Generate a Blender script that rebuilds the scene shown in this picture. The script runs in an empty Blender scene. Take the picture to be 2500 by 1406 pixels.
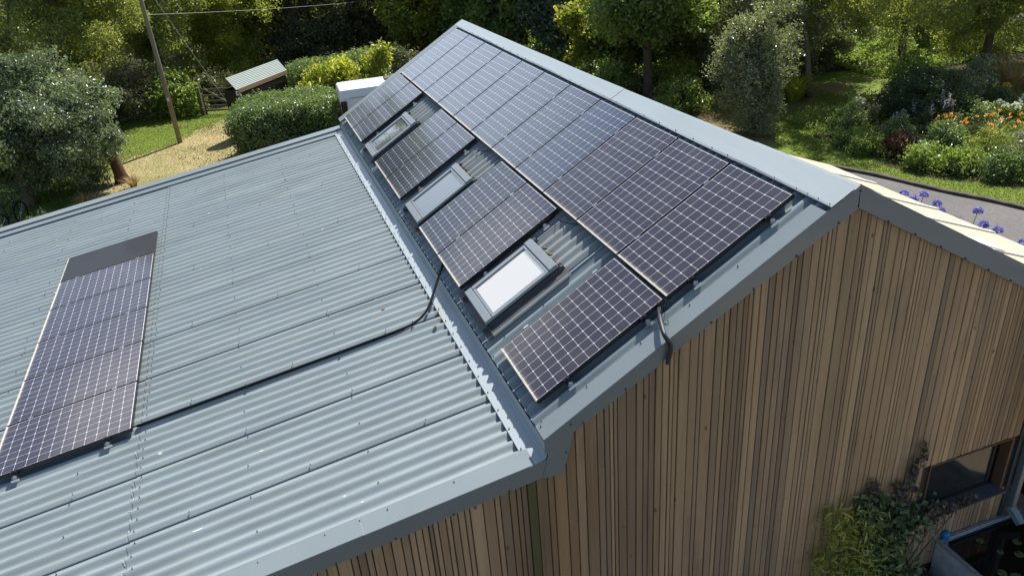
import bpy, math, random
import numpy as np
from mathutils import Matrix, Vector

S = bpy.context.scene
COL = S.collection
G = 5.75                      # height of the upper panel edge above the ground
TH = math.radians(29.80)      # main roof pitch
PH = math.radians(7.754)      # lean-to roof pitch
CT, ST, CP, SP = math.cos(TH), math.sin(TH), math.cos(PH), math.sin(PH)

# ------------------------------------------------------------------ camera
cd = bpy.data.cameras.new('camera'); cam = bpy.data.objects.new('camera', cd); COL.objects.link(cam)
yaw, pitch, roll = 0.30645, 0.48088, -0.081264
f = Vector((math.sin(yaw)*math.cos(pitch), math.cos(yaw)*math.cos(pitch), -math.sin(pitch)))
r = Vector((math.cos(yaw), -math.sin(yaw), 0)); u = r.cross(f)
r2 = r*math.cos(roll)+u*math.sin(roll); u2 = -r*math.sin(roll)+u*math.cos(roll)
m = Matrix(((r2.x, u2.x, -f.x, -4.719), (r2.y, u2.y, -f.y, -5.795), (r2.z, u2.z, -f.z, 2.864+G), (0, 0, 0, 1)))
cam.matrix_world = m
cd.sensor_width = 36; cd.lens = 1915.055/2500*36; cd.clip_end = 1000; cd.clip_start = .05
S.camera = cam

# ------------------------------------------------------------------ light
SUN_AZ, SUN_EL = math.radians(48), math.radians(56)      # azimuth from +Y towards +X
sd = Vector((math.sin(SUN_AZ)*math.cos(SUN_EL), math.cos(SUN_AZ)*math.cos(SUN_EL), math.sin(SUN_EL)))
sl = bpy.data.lights.new('sun', 'SUN'); sl.energy = 5.0; sl.angle = math.radians(.55); sl.color = (1, .955, .88)
so = bpy.data.objects.new('sun', sl); COL.objects.link(so)
so.rotation_euler = sd.to_track_quat('Z', 'Y').to_euler(); so.location = (20, 20, 40)
W = bpy.data.worlds.new('World'); S.world = W; W.use_nodes = True
nt = W.node_tree; nt.nodes.clear(); N = nt.nodes.new; Lk = nt.links.new
out = N('ShaderNodeOutputWorld'); bg = N('ShaderNodeBackground'); sky = N('ShaderNodeTexSky')
sky.sky_type = 'NISHITA'; sky.sun_disc = False; sky.sun_elevation = SUN_EL; sky.sun_rotation = SUN_AZ
sky.air_density = 1.0; sky.dust_density = 1.2; sky.ozone_density = 1.2
tc = N('ShaderNodeTexCoord'); mp = N('ShaderNodeMapping'); mp.inputs['Scale'].default_value = (1, 1, 2.2)
mp.inputs['Location'].default_value = (.35, .1, .2)
nz = N('ShaderNodeTexNoise'); nz.inputs['Scale'].default_value = 2.3; nz.inputs['Detail'].default_value = 7; nz.inputs['Roughness'].default_value = .58
rp = N('ShaderNodeValToRGB'); rp.color_ramp.elements[0].position = .66; rp.color_ramp.elements[1].position = .80
# one bright cumulus bank low over the trees, with a ragged noise edge
cdir = Vector((math.sin(math.radians(-18.5))*math.cos(math.radians(26.8)), math.cos(math.radians(-18.5))*math.cos(math.radians(26.8)), math.sin(math.radians(26.8))))
vd = N('ShaderNodeVectorMath'); vd.operation = 'SUBTRACT'; vd.inputs[1].default_value = cdir
vs2 = N('ShaderNodeVectorMath'); vs2.operation = 'MULTIPLY'; vs2.inputs[1].default_value = (1.0, 1.0, 1.75)
vl = N('ShaderNodeVectorMath'); vl.operation = 'LENGTH'
nz2 = N('ShaderNodeTexNoise'); nz2.inputs['Scale'].default_value = 11; nz2.inputs['Detail'].default_value = 6
md = N('ShaderNodeMath'); md.operation = 'MULTIPLY_ADD'; md.inputs[1].default_value = .16; 
mr1 = N('ShaderNodeMapRange'); mr1.inputs['From Min'].default_value = .25; mr1.inputs['From Max'].default_value = .165; mr1.interpolation_type = 'SMOOTHSTEP'
mxm = N('ShaderNodeMath'); mxm.operation = 'MAXIMUM'
# a thin bright veil low in the sky ahead
vcd = Vector((math.sin(math.radians(1))*math.cos(math.radians(19)), math.cos(math.radians(1))*math.cos(math.radians(19)), math.sin(math.radians(19))))
ve = N('ShaderNodeVectorMath'); ve.operation = 'SUBTRACT'; ve.inputs[1].default_value = vcd
vg = N('ShaderNodeVectorMath'); vg.operation = 'MULTIPLY'; vg.inputs[1].default_value = (1.0, 1.0, 1.6)
vh = N('ShaderNodeVectorMath'); vh.operation = 'LENGTH'
mr2 = N('ShaderNodeMapRange'); mr2.inputs['From Min'].default_value = .40; mr2.inputs['From Max'].default_value = .10; mr2.inputs['To Max'].default_value = .95; mr2.interpolation_type = 'SMOOTHSTEP'
Lk(tc.outputs['Generated'], ve.inputs[0]); Lk(ve.outputs[0], vg.inputs[0]); Lk(vg.outputs[0], vh.inputs[0])
Lk(tc.outputs['Generated'], vd.inputs[0]); Lk(vd.outputs[0], vs2.inputs[0]); Lk(vs2.outputs[0], vl.inputs[0]); Lk(tc.outputs['Generated'], nz2.inputs['Vector'])
Lk(nz2.outputs['Fac'], md.inputs[0]); Lk(vl.outputs['Value'], md.inputs[2]); Lk(md.outputs[0], mr1.inputs['Value'])
mv = N('ShaderNodeMix'); mv.data_type = 'RGBA'; mv.inputs['B'].default_value = (7.6, 8.8, 10.6, 1)
mx = N('ShaderNodeMix'); mx.data_type = 'RGBA'; mx.inputs['B'].default_value = (11, 11.2, 11.6, 1)
Lk(tc.outputs['Generated'], mp.inputs['Vector']); Lk(mp.outputs[0], nz.inputs['Vector']); Lk(nz.outputs['Fac'], rp.inputs[0])
Lk(rp.outputs[0], mxm.inputs[0]); Lk(mr1.outputs[0], mxm.inputs[1]); Lk(vh.outputs['Value'], mr2.inputs['Value']); Lk(mr2.outputs[0], mv.inputs['Factor']); Lk(mxm.outputs[0], mx.inputs['Factor']); Lk(sky.outputs[0], mv.inputs['A']); Lk(mv.outputs['Result'], mx.inputs['A']); Lk(mx.outputs['Result'], bg.inputs['Color'])
bg.inputs['Strength'].default_value = .095; Lk(bg.outputs[0], out.inputs[0])
S.view_settings.view_transform = 'Standard'; S.view_settings.look = 'None'; S.view_settings.exposure = 0.70; S.view_settings.gamma = 1
S.render.engine = 'CYCLES'; S.cycles.max_bounces = 6; S.cycles.transparent_max_bounces = 6
S.cycles.use_denoising = True

# ------------------------------------------------------------------ helpers
def link(o): COL.objects.link(o); return o
def thing(name, label, cat, loc=(0, 0, 0), rz=0, group=None, mat=None):
    o = bpy.data.objects.new(name, None); link(o); o.empty_display_size = .2
    if mat is not None: o.matrix_world = mat
    else: o.location = loc; o.rotation_euler = (0, 0, rz)
    return tag(o, label, cat, group)
def tag(o, label=None, cat=None, group=None, kind=None):
    if label: o['label'] = label
    if cat: o['category'] = cat
    if group: o['group'] = group
    if kind: o['kind'] = kind
    return o
class MB:
    """collects polygons of one mesh"""
    def __init__(s): s.v = []; s.f = []; s.mi = []; s.sm = []; s.col = []; s.cur = 0; s.smooth = False; s.tint = None
    def face(s, pts):
        b = len(s.v); s.v += [tuple(p) for p in pts]; s.f.append(tuple(range(b, b+len(pts)))); s._e()
    def _e(s): s.mi.append(s.cur); s.sm.append(s.smooth); s.col.append(s.tint or (1, 1, 1, 1))
    def add(s, vs, fs):
        b = len(s.v); s.v += [tuple(p) for p in vs]
        for f_ in fs: s.f.append(tuple(b+i for i in f_)); s._e()
    def box(s, c, d, M=None):
        x, y, z = d[0]/2, d[1]/2, d[2]/2
        vs = [Vector((sx*x, sy*y, sz*z)) for sz in (-1, 1) for sy in (-1, 1) for sx in (-1, 1)]
        if M is not None: vs = [M @ q for q in vs]
        c = Vector(c); s.add([q+c for q in vs], [(0, 2, 3, 1), (4, 5, 7, 6), (0, 1, 5, 4), (2, 6, 7, 3), (0, 4, 6, 2), (1, 3, 7, 5)])
    def bb(s, x0, x1, y0, y1, z0, z1): s.box(((x0+x1)/2, (y0+y1)/2, (z0+z1)/2), (x1-x0, y1-y0, z1-z0))
    def bevbox(s, c, d, b, M=None):
        # box with chamfered edges (b metres)
        hx, hy, hz = d[0]/2, d[1]/2, d[2]/2; vs = []; ix = {}
        def V_(p): vs.append(Vector(p)); return len(vs)-1
        for sx in (-1, 1):
            for sy in (-1, 1):
                for sz in (-1, 1):
                    ix[sx, sy, sz] = (V_((sx*hx, sy*(hy-b), sz*(hz-b))), V_((sx*(hx-b), sy*hy, sz*(hz-b))), V_((sx*(hx-b), sy*(hy-b), sz*hz)))
        fs = []
        for a in range(3):
            for sg in (-1, 1):
                o1, o2 = [k for k in range(3) if k != a]; q = []
                for (p1, p2) in ((-1, -1), (1, -1), (1, 1), (-1, 1)):
                    k = [0, 0, 0]; k[a] = sg; k[o1] = p1; k[o2] = p2; q.append(ix[tuple(k)][a])
                fs.append(q)
        for a in range(3):
            o1, o2 = [k for k in range(3) if k != a]
            for p1 in (-1, 1):
                for p2 in (-1, 1):
                    k0 = [0, 0, 0]; k0[o1] = p1; k0[o2] = p2; k1 = list(k0); k0[a] = -1; k1[a] = 1
                    fs.append((ix[tuple(k0)][o1], ix[tuple(k1)][o1], ix[tuple(k1)][o2], ix[tuple(k0)][o2]))
        for k in ix: fs.append(ix[k])
        if M is not None: vs = [M @ q for q in vs]
        c = Vector(c); s.add([q+c for q in vs], fs)
    def tube(s, pts, rad, n=8, cap=True):
        pts = [Vector(p) for p in pts]; rad = rad if isinstance(rad, (list, tuple)) else [rad]*len(pts)
        vs = []; fs = []; prev = None
        for i, p in enumerate(pts):
            t = (pts[min(i+1, len(pts)-1)]-pts[max(i-1, 0)]).normalized()
            if prev is None:
                a = Vector((0, 0, 1)) if abs(t.z) < .9 else Vector((1, 0, 0)); e1 = t.cross(a).normalized()
            else: e1 = (prev-t*prev.dot(t)).normalized()
            prev = e1; e2 = t.cross(e1)
            for k in range(n):
                an = 2*math.pi*k/n; vs.append(p+(e1*math.cos(an)+e2*math.sin(an))*rad[i])
        for i in range(len(pts)-1):
            for k in range(n): fs.append((i*n+k, i*n+(k+1) % n, (i+1)*n+(k+1) % n, (i+1)*n+k))
        if cap: fs.append(tuple(range(n-1, -1, -1))); fs.append(tuple((len(pts)-1)*n+k for k in range(n)))
        s.add(vs, fs)
    def ball(s, c, rr, n=10, m_=6, sc=(1, 1, 1)):
        vs = []; fs = []; c = Vector(c)
        for i in range(m_+1):
            a = math.pi*i/m_
            for k in range(n):
                b = 2*math.pi*k/n; vs.append(c+Vector((rr*math.sin(a)*math.cos(b)*sc[0], rr*math.sin(a)*math.sin(b)*sc[1], rr*math.cos(a)*sc[2])))
        for i in range(m_):
            for k in range(n): fs.append((i*n+k, (i+1)*n+k, (i+1)*n+(k+1) % n, i*n+(k+1) % n))
        s.add(vs, fs)
    def build(s, name, mats, root=None, tint=False):
        me = bpy.data.meshes.new(name); o = bpy.data.objects.new(name, me); link(o)
        v = s.v
        if root is not None:
            o.parent = root
        me.from_pydata(v, [], s.f)
        for mm in (mats if isinstance(mats, (list, tuple)) else [mats]): me.materials.append(mm)
        me.polygons.foreach_set('material_index', s.mi); me.polygons.foreach_set('use_smooth', s.sm)
        if tint:
            at = me.color_attributes.new('tint', 'FLOAT_COLOR', 'CORNER'); d = []
            for p_, c_ in zip(me.polygons, s.col): d += list(c_)*p_.loop_total
            at.data.foreach_set('color', d)
        me.update(); return o
def npmesh(name, V_, F_, mats, root=None, smooth=False, tint=None, mi=None):
    me = bpy.data.meshes.new(name); nv, nf, k = len(V_), len(F_), F_.shape[1]
    me.vertices.add(nv); me.vertices.foreach_set('co', V_.astype(np.float32).ravel())
    me.loops.add(nf*k); me.loops.foreach_set('vertex_index', F_.astype(np.int32).ravel())
    me.polygons.add(nf); me.polygons.foreach_set('loop_start', np.arange(nf, dtype=np.int32)*k)
    for mm in (mats if isinstance(mats, (list, tuple)) else [mats]): me.materials.append(mm)
    me.update(calc_edges=True)
    me.polygons.foreach_set('use_smooth', np.full(nf, smooth, dtype=bool))
    if mi is not None: me.polygons.foreach_set('material_index', mi.astype(np.int32))
    if tint is not None:
        at = me.attributes.new('tint', 'FLOAT', 'FACE'); at.data.foreach_set('value', tint.astype(np.float32))
    me.validate(); me.update()
    o = bpy.data.objects.new(name, me); link(o)
    if root is not None: o.parent = root
    return o
def copy_tree(o, parent=None):
    c = o.copy(); COL.objects.link(c)
    if parent is not None: c.parent = parent
    for ch in [q for q in o.children]: copy_tree(ch, c)
    return c

# ------------------------------------------------------------------ materials
def mat(name, col, rough=.6, metal=0, spec=.5, noise=None, bump=None, coat=0):
    """noise=(scale, amount, second colour, stretch)"""
    m_ = bpy.data.materials.new(name); m_.use_nodes = True; t = m_.node_tree; b = t.nodes['Principled BSDF']
    b.inputs['Base Color'].default_value = (*col, 1); b.inputs['Roughness'].default_value = rough
    b.inputs['Metallic'].default_value = metal; b.inputs['Specular IOR Level'].default_value = spec
    b.inputs['Coat Weight'].default_value = coat
    if noise or bump:
        c = t.nodes.new('ShaderNodeTexCoord')
    if noise:
        sc, am, c2 = noise[:3]; st = noise[3] if len(noise) > 3 else (1, 1, 1)
        mp_ = t.nodes.new('ShaderNodeMapping'); mp_.inputs['Scale'].default_value = st
        n_ = t.nodes.new('ShaderNodeTexNoise'); n_.inputs['Scale'].default_value = sc; n_.inputs['Detail'].default_value = 6; n_.inputs['Roughness'].default_value = .62
        rm = t.nodes.new('ShaderNodeMapRange'); rm.inputs['From Min'].default_value = .35; rm.inputs['From Max'].default_value = .7; rm.inputs['To Max'].default_value = am
        x = t.nodes.new('ShaderNodeMix'); x.data_type = 'RGBA'; x.inputs['A'].default_value = (*col, 1); x.inputs['B'].default_value = (*c2, 1)
        t.links.new(c.outputs['Object'], mp_.inputs[0]); t.links.new(mp_.outputs[0], n_.inputs['Vector']); t.links.new(n_.outputs['Fac'], rm.inputs['Value'])
        t.links.new(rm.outputs[0], x.inputs['Factor']); t.links.new(x.outputs['Result'], b.inputs['Base Color'])
    if bump:
        n2 = t.nodes.new('ShaderNodeTexNoise'); n2.inputs['Scale'].default_value = bump[0]; n2.inputs['Detail'].default_value = 5
        bp = t.nodes.new('ShaderNodeBump'); bp.inputs['Strength'].default_value = bump[1]; bp.inputs['Distance'].default_value = bump[2] if len(bump) > 2 else .02
        t.links.new(c.outputs['Object'], n2.inputs['Vector']); t.links.new(n2.outputs['Fac'], bp.inputs['Height']); t.links.new(bp.outputs[0], b.inputs['Normal'])
    return m_
ROOF = (.200, .243, .258)
M_roof = mat('painted_steel', ROOF, .36, 0, .5, (1.3, .7, (.285, .33, .335), (.35, 2.5, 2.5)), (60, .03, .002))
M_cap = mat('painted_steel_cap', (.29, .335, .35), .34, 0, .6, (1.6, .35, (.34, .38, .39)), (2.2, .20, .012))
_t = M_roof.node_tree; _b = _t.nodes['Principled BSDF']; _l = _b.inputs['Base Color'].links[0]; _src = _l.from_socket
_c = _t.nodes.new('ShaderNodeTexCoord'); _m = _t.nodes.new('ShaderNodeMapping'); _m.inputs['Scale'].default_value = (.55, 5.5, 1); _n = _t.nodes.new('ShaderNodeTexNoise'); _n.inputs['Scale'].default_value = 1.6; _n.inputs['Detail'].default_value = 7; _n.inputs['Roughness'].default_value = .7
_r = _t.nodes.new('ShaderNodeMapRange'); _r.inputs['From Min'].default_value = .46; _r.inputs['From Max'].default_value = .74; _r.inputs['To Max'].default_value = .55
_x = _t.nodes.new('ShaderNodeMix'); _x.data_type = 'RGBA'; _x.inputs['B'].default_value = (.15, .165, .155, 1)
_t.links.new(_c.outputs['Object'], _m.inputs[0]); _t.links.new(_m.outputs[0], _n.inputs['Vector']); _t.links.new(_n.outputs['Fac'], _r.inputs['Value']); _t.links.new(_r.outputs[0], _x.inputs['Factor']); _t.links.new(_src, _x.inputs['A']); _t.links.new(_x.outputs['Result'], _b.inputs['Base Color'])
M_trim = mat('painted_steel_trim', (.150, .180, .190), .32, 0, .7, (2.0, .35, (.18, .21, .22)), (2.6, .22, .012))
M_dtrim = mat('dark_grey_steel', (.035, .047, .055), .45, 0, .5)
M_screw = mat('screw_steel', (.10, .11, .12), .35, .6)
M_alu = mat('aluminium', (.62, .63, .65), .28, 1)
M_black = mat('black_plastic', (.006, .006, .007), .75, 0, .12)
M_blackmetal = mat('black_anodised', (.014, .014, .017), .38, .3)
M_lead = mat('lead_flashing', (.075, .082, .09), .55, .2, .4, (5, .6, (.16, .15, .14)), (12, .25, .01))
M_old = mat('weathered_sheet', (.25, .285, .285), .5, 0, .45, (5, .6, (.21, .205, .18), (1, 1, 1)))
M_velux = mat('skylight_cladding', (.23, .26, .28), .42, .25, .5, (9, .3, (.3, .33, .34)))
M_velux_d = mat('skylight_dark_trim', (.028, .032, .038), .4, .2)
M_rock = mat('dirt_debris', (.09, .08, .065), .95, 0, .2, (30, .8, (.22, .20, .17)))
M_cream = mat('cream_sheet', (.42, .35, .245), .62, 0, .3, (1.6, .55, (.48, .43, .33), (1, .35, 1)), (18, .08, .01))
M_creamrib = mat('cream_batten', (.70, .68, .60), .5)
M_whiteboard = mat('white_board', (.80, .79, .75), .55)
M_white = mat('white_paint', (.74, .76, .78), .3, 0, .5, (1.5, .25, (.62, .65, .66)))
M_grip = mat('grass', (.07, .12, .018), .85, 0, .2)

def glass_panel(name, base, dust, fres):
    """monocrystalline module: cells, white grid lines, corner diamonds; dust along the low edge"""
    m_ = bpy.data.materials.new(name); m_.use_nodes = True; t = m_.node_tree; b = t.nodes['Principled BSDF']; n = t.nodes.new; k = t.links.new
    c = n('ShaderNodeTexCoord'); sp = n('ShaderNodeSeparateXYZ'); k(c.outputs['Object'], sp.inputs[0])
    def mth(op, a, bb=None, cc=None):
        q = n('ShaderNodeMath'); q.operation = op
        for i, val in enumerate((a, bb, cc)):
            if val is None: continue
            if isinstance(val, (int, float)): q.inputs[i].default_value = val
            else: k(val, q.inputs[i])
        return q.outputs[0]
    px, py = .1272, .1272
    fx = mth('ABSOLUTE', mth('SUBTRACT', mth('FRACT', mth('ADD', mth('DIVIDE', sp.outputs[0], px), 100.0)), .5))     # 0 centre .5 edge
    fy = mth('ABSOLUTE', mth('SUBTRACT', mth('FRACT', mth('ADD', mth('DIVIDE', sp.outputs[1], py), 100.0)), .5))
    lx = mth('GREATER_THAN', fx, .5-.0095); ly = mth('GREATER_THAN', fy, .5-.0095)
    dm = mth('GREATER_THAN', mth('ADD', fx, fy), 1-.080)
    ln = mth('MAXIMUM', mth('MAXIMUM', lx, ly), dm)
    ox = mth('GREATER_THAN', mth('ABSOLUTE', sp.outputs[0]), px*6-.002); oy = mth('GREATER_THAN', mth('ABSOLUTE', sp.outputs[1]), py*4-.002)
    ln = mth('MAXIMUM', ln, mth('MAXIMUM', ox, oy))
    nz_ = n('ShaderNodeTexNoise'); nz_.inputs['Scale'].default_value = 3.0; nz_.inputs['Detail'].default_value = 6
    oi = n('ShaderNodeObjectInfo'); vm = n('ShaderNodeVectorMath'); vm.operation = 'ADD'
    cx = n('ShaderNodeCombineXYZ'); k(mth('MULTIPLY', oi.outputs['Random'], 40.0), cx.inputs[0]); k(c.outputs['Object'], vm.inputs[0]); k(cx.outputs[0], vm.inputs[1]); k(vm.outputs[0], nz_.inputs['Vector'])
    n2 = n('ShaderNodeTexNoise'); n2.inputs['Scale'].default_value = 60.0; n2.inputs['Detail'].default_value = 2; k(vm.outputs[0], n2.inputs['Vector'])
    sp2 = mth('MULTIPLY', mth('SUBTRACT', n2.outputs['Fac'], .70), 6.0)     # specks
    n3 = n('ShaderNodeTexNoise'); n3.inputs['Scale'].default_value = 7.0; k(vm.outputs[0], n3.inputs['Vector'])
    edge = n('ShaderNodeMapRange'); edge.inputs['From Min'].default_value = .72; edge.inputs['From Max'].default_value = .785; k(sp.outputs[0], edge.inputs['Value'])
    ed = mth('MULTIPLY', mth('MULTIPLY', edge.outputs[0], edge.outputs[0]), mth('ADD', mth('MULTIPLY', n3.outputs['Fac'], 1.1), .15))
    du = mth('ADD', mth('MULTIPLY', mth('MAXIMUM', mth('SUBTRACT', nz_.outputs['Fac'], .42), 0.0), dust), mth('MULTIPLY', mth('MAXIMUM', sp2, 0.0), .10))
    cell = n('ShaderNodeMix'); cell.data_type = 'RGBA'; cell.inputs['A'].default_value = (*base, 1); cell.inputs['B'].default_value = (.72, .73, .75, 1); k(ln, cell.inputs['Factor'])
    d1 = n('ShaderNodeMix'); d1.data_type = 'RGBA'; d1.clamp_factor = True; k(cell.outputs['Result'], d1.inputs['A']); d1.inputs['B'].default_value = (.36, .33, .30, 1); k(du, d1.inputs['Factor'])
    d2 = n('ShaderNodeMix'); d2.data_type = 'RGBA'; d2.clamp_factor = True; k(d1.outputs['Result'], d2.inputs['A']); d2.inputs['B'].default_value = (.55, .50, .40, 1); k(ed, d2.inputs['Factor'])
    k(d2.outputs['Result'], b.inputs['Base Color']); b.inputs['Roughness'].default_value = .34; b.inputs['Specular IOR Level'].default_value = .10
    b.inputs['Coat Weight'].default_value = fres; b.inputs['Coat Roughness'].default_value = .10; b.inputs['Coat IOR'].default_value = 1.95 if fres > .95 else 1.6
    return m_
M_cellA = glass_panel('solar_cells_violet', (.031, .027, .036), .12, .95)
M_cellB = glass_panel('solar_cells_blue', (.010, .015, .034), .08, 1.0)
M_cellC = glass_panel('solar_cells_plum', (.030, .025, .038), .14, .9)
M_cellD = glass_panel('solar_cells_navy', (.012, .016, .034), .08, .9)
M_blank = mat('black_panel_face', (.017, .017, .021), .42, 0, .3, (14, .5, (.03, .03, .034)), None, .12)

def leaf_mat(name, c0, c1, rough=.42, trans=.30, spec=.5):
    m_ = bpy.data.materials.new(name); m_.use_nodes = True; t = m_.node_tree; b = t.nodes['Principled BSDF']; n = t.nodes.new
    a = n('ShaderNodeAttribute'); a.attribute_name = 'tint'
    x = n('ShaderNodeMix'); x.data_type = 'RGBA'; x.inputs['A'].default_value = (*c0, 1); x.inputs['B'].default_value = (*c1, 1)
    t.links.new(a.outputs['Fac'], x.inputs['Factor']); t.links.new(x.outputs['Result'], b.inputs['Base Color'])
    b.inputs['Roughness'].default_value = rough; b.inputs['Specular IOR Level'].default_value = spec
    if trans > 0:
        tr = n('ShaderNodeBsdfTranslucent'); ms = n('ShaderNodeMixShader'); ms.inputs[0].default_value = trans
        hs = n('ShaderNodeMix'); hs.data_type = 'RGBA'; hs.blend_type = 'MULTIPLY'; hs.inputs['Factor'].default_value = 1; hs.inputs['B'].default_value = (1.55, 1.6, .75, 1)
        t.links.new(x.outputs['Result'], hs.inputs['A']); t.links.new(hs.outputs['Result'], tr.inputs['Color'])
        t.links.new(b.outputs[0], ms.inputs[1]); t.links.new(tr.outputs[0], ms.inputs[2]); t.links.new(ms.outputs[0], t.nodes['Material Output'].inputs['Surface'])
    return m_
L_holly = leaf_mat('leaf_dark_glossy', (.070, .098, .060), (.24, .30, .175), 0.36, 0.30, .6)
L_willow = leaf_mat('leaf_willow', (.13, .16, .055), (.37, .39, .12), 0.32, 0.49)
L_lime = leaf_mat('leaf_lime', (.17, .21, .04), (.47, .48, .09), 0.38, 0.55)
L_dark = leaf_mat('leaf_dark', (.075, .088, .048), (.19, .195, .095), 0.42, 0.29)
L_mid = leaf_mat('leaf_mid', (.12, .18, .055), (.30, .37, .11), 0.32, 0.49)
L_maple = leaf_mat('leaf_maple', (.13, .17, .035), (.40, .40, .07), 0.36, 0.54)
L_grey = leaf_mat('leaf_grey_green', (.14, .16, .095), (.34, .36, .21), 0.28, 0.34, .6)
L_hedge = leaf_mat('leaf_hedge', (.075, .13, .05), (.22, .29, .11), .34, 0.39, .8)
L_wood = leaf_mat('leaf_wood', (.10, .125, .05), (.29, .31, .12), .38, .40)
L_bronze = leaf_mat('leaf_bronze', (.045, .022, .014), (.12, .055, .03), .5, .2)
L_tan = leaf_mat('leaf_tan', (.20, .13, .055), (.42, .31, .15), .6, .25)
L_bamboo = leaf_mat('leaf_bamboo', (.10, .15, .03), (.56, .55, .13), .45, .35)
L_ivy = leaf_mat('leaf_climber', (.050, .085, .032), (.13, .18, .07), .42, .1)
L_ivyp = leaf_mat('leaf_purple_climber', (.075, .062, .045), (.17, .125, .09), .5, .1)
P_orange = leaf_mat('petal_orange', (.85, .30, .03), (.98, .48, .07), .5, .3)
P_white = leaf_mat('petal_white', (.62, .64, .66), (.85, .86, .86), .5, .25)
P_yellow = leaf_mat('petal_yellow', (.72, .45, .02), (.92, .66, .04), .5, .25)
P_lilac = leaf_mat('petal_lilac', (.30, .27, .42), (.48, .44, .58), .5, .25)
P_blue = leaf_mat('petal_blue', (.16, .15, .62), (.34, .34, .85), .5, .25)
M_bark = mat('bark', (.085, .062, .042), .9, 0, .2, (9, .9, (.17, .14, .10), (3, 3, .6)), (14, .6, .03))
M_barkpale = mat('bark_pale', (.20, .165, .115), .9, 0, .2, (9, .8, (.10, .08, .055), (3, 3, .6)), (14, .5, .03))
M_barkred = mat('bark_red', (.13, .065, .038), .9, 0, .2, (9, .8, (.06, .04, .03), (3, 3, .6)), (14, .5, .03))
M_pole = mat('pole_wood', (.23, .205, .155), .85, 0, .2, (5, .7, (.18, .14, .095), (6, 6, .3)))
M_stem = mat('stem_green', (.05, .075, .02), .7)

def wood_mat():
    m_ = bpy.data.materials.new('cedar_cladding'); m_.use_nodes = True; t = m_.node_tree; b = t.nodes['Principled BSDF']; n = t.nodes.new; k = t.links.new
    a = n('ShaderNodeAttribute'); a.attribute_name = 'tint'; c = n('ShaderNodeTexCoord')
    def ns(scale, st, det=6, ro=.6):
        mp_ = n('ShaderNodeMapping'); mp_.inputs['Scale'].default_value = st; k(c.outputs['Object'], mp_.inputs[0])
        q = n('ShaderNodeTexNoise'); q.inputs['Scale'].default_value = scale; q.inputs['Detail'].default_value = det; q.inputs['Roughness'].default_value = ro; k(mp_.outputs[0], q.inputs['Vector']); return q.outputs['Fac']
    def mr(v, a0, a1, b0, b1):
        q = n('ShaderNodeMapRange'); k(v, q.inputs['Value'])
        for nm, val in zip(('From Min', 'From Max', 'To Min', 'To Max'), (a0, a1, b0, b1)): q.inputs[nm].default_value = val
        return q.outputs[0]
    def mixc(fac, A, B, mode='MIX'):
        q = n('ShaderNodeMix'); q.data_type = 'RGBA'; q.blend_type = mode
        if isinstance(fac, float): q.inputs['Factor'].default_value = fac
        else: k(fac, q.inputs['Factor'])
        for nm, val in (('A', A), ('B', B)):
            if isinstance(val, tuple): q.inputs[nm].default_value = (*val, 1)
            else: k(val, q.inputs[nm])
        return q.outputs['Result']
    fine = ns(1.0, (150, 1, 2.2), 4, .7); mid = ns(1.0, (26, 1, .55)); blot = ns(1.0, (5, 1, .8))
    col = mixc(mr(fine, .3, .7, .0, .55), a.outputs['Color'], mixc(1.0, a.outputs['Color'], (.62, .56, .50), 'MULTIPLY'))
    col = mixc(mr(mid, .5, .72, 0, .55), col, mixc(1.0, col, (.66, .60, .54), 'MULTIPLY'))
    col = mixc(mr(blot, .56, .72, 0, .6), col, (.20, .15, .10))
    vo = n('ShaderNodeTexVoronoi'); vo.inputs['Scale'].default_value = 7.5; k(c.outputs['Object'], vo.inputs['Vector'])
    col = mixc(mr(vo.outputs['Distance'], .035, .055, .55, 0), col, (.50, .47, .42))
    mk = n('ShaderNodeMapping'); mk.inputs['Scale'].default_value = (1, 1, .55); k(c.outputs['Object'], mk.inputs[0]); vk = n('ShaderNodeTexVoronoi'); vk.inputs['Scale'].default_value = 4.3; k(mk.outputs[0], vk.inputs['Vector'])
    col = mixc(mr(vk.outputs['Distance'], .045, .085, .75, 0), col, (.085, .05, .03))
    col = mixc(mr(ns(1.0, (.9, 1, .35), 3), .42, .62, 0, .5), col, mixc(1.0, col, (.78, .72, .66), 'MULTIPLY'))
    k(col, b.inputs['Base Color']); b.inputs['Roughness'].default_value = .72; b.inputs['Specular IOR Level'].default_value = .3
    bp = n('ShaderNodeBump'); bp.inputs['Strength'].default_value = .35; bp.inputs['Distance'].default_value = .004; k(fine, bp.inputs['Height']); k(bp.outputs[0], b.inputs['Normal'])
    return m_
M_clad = wood_mat()
M_gap = mat('batten_shadow_gap', (.05, .032, .020), .9)
M_timber = mat('brown_timber', (.15, .085, .05), .7, 0, .3, (8, .7, (.085, .05, .03), (1, 1, 8)))

# ------------------------------------------------------------------ roof geometry helpers (world coordinates)
def RP(s, uu, h): return Vector((-uu*CT-h*ST, s, -uu*ST+h*CT+G))           # main roof, camera side
LX0, LZ0 = -6.7512, -2.3771
def LP(x, y, h):                                                               # lean-to roof; h above its panel plane
    return Vector((x-h*SP, y, LZ0+(x-LX0)*math.tan(PH)+h*CP+G))
XR, ZR = .4045, .1375                                                         # ridge (relative)
def RR(s, d, h=0): return Vector((XR+d*CT+h*ST, s, ZR-d*ST+h*CT+G))           # far slope, d metres below the ridge
PITCH = .1688

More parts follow.
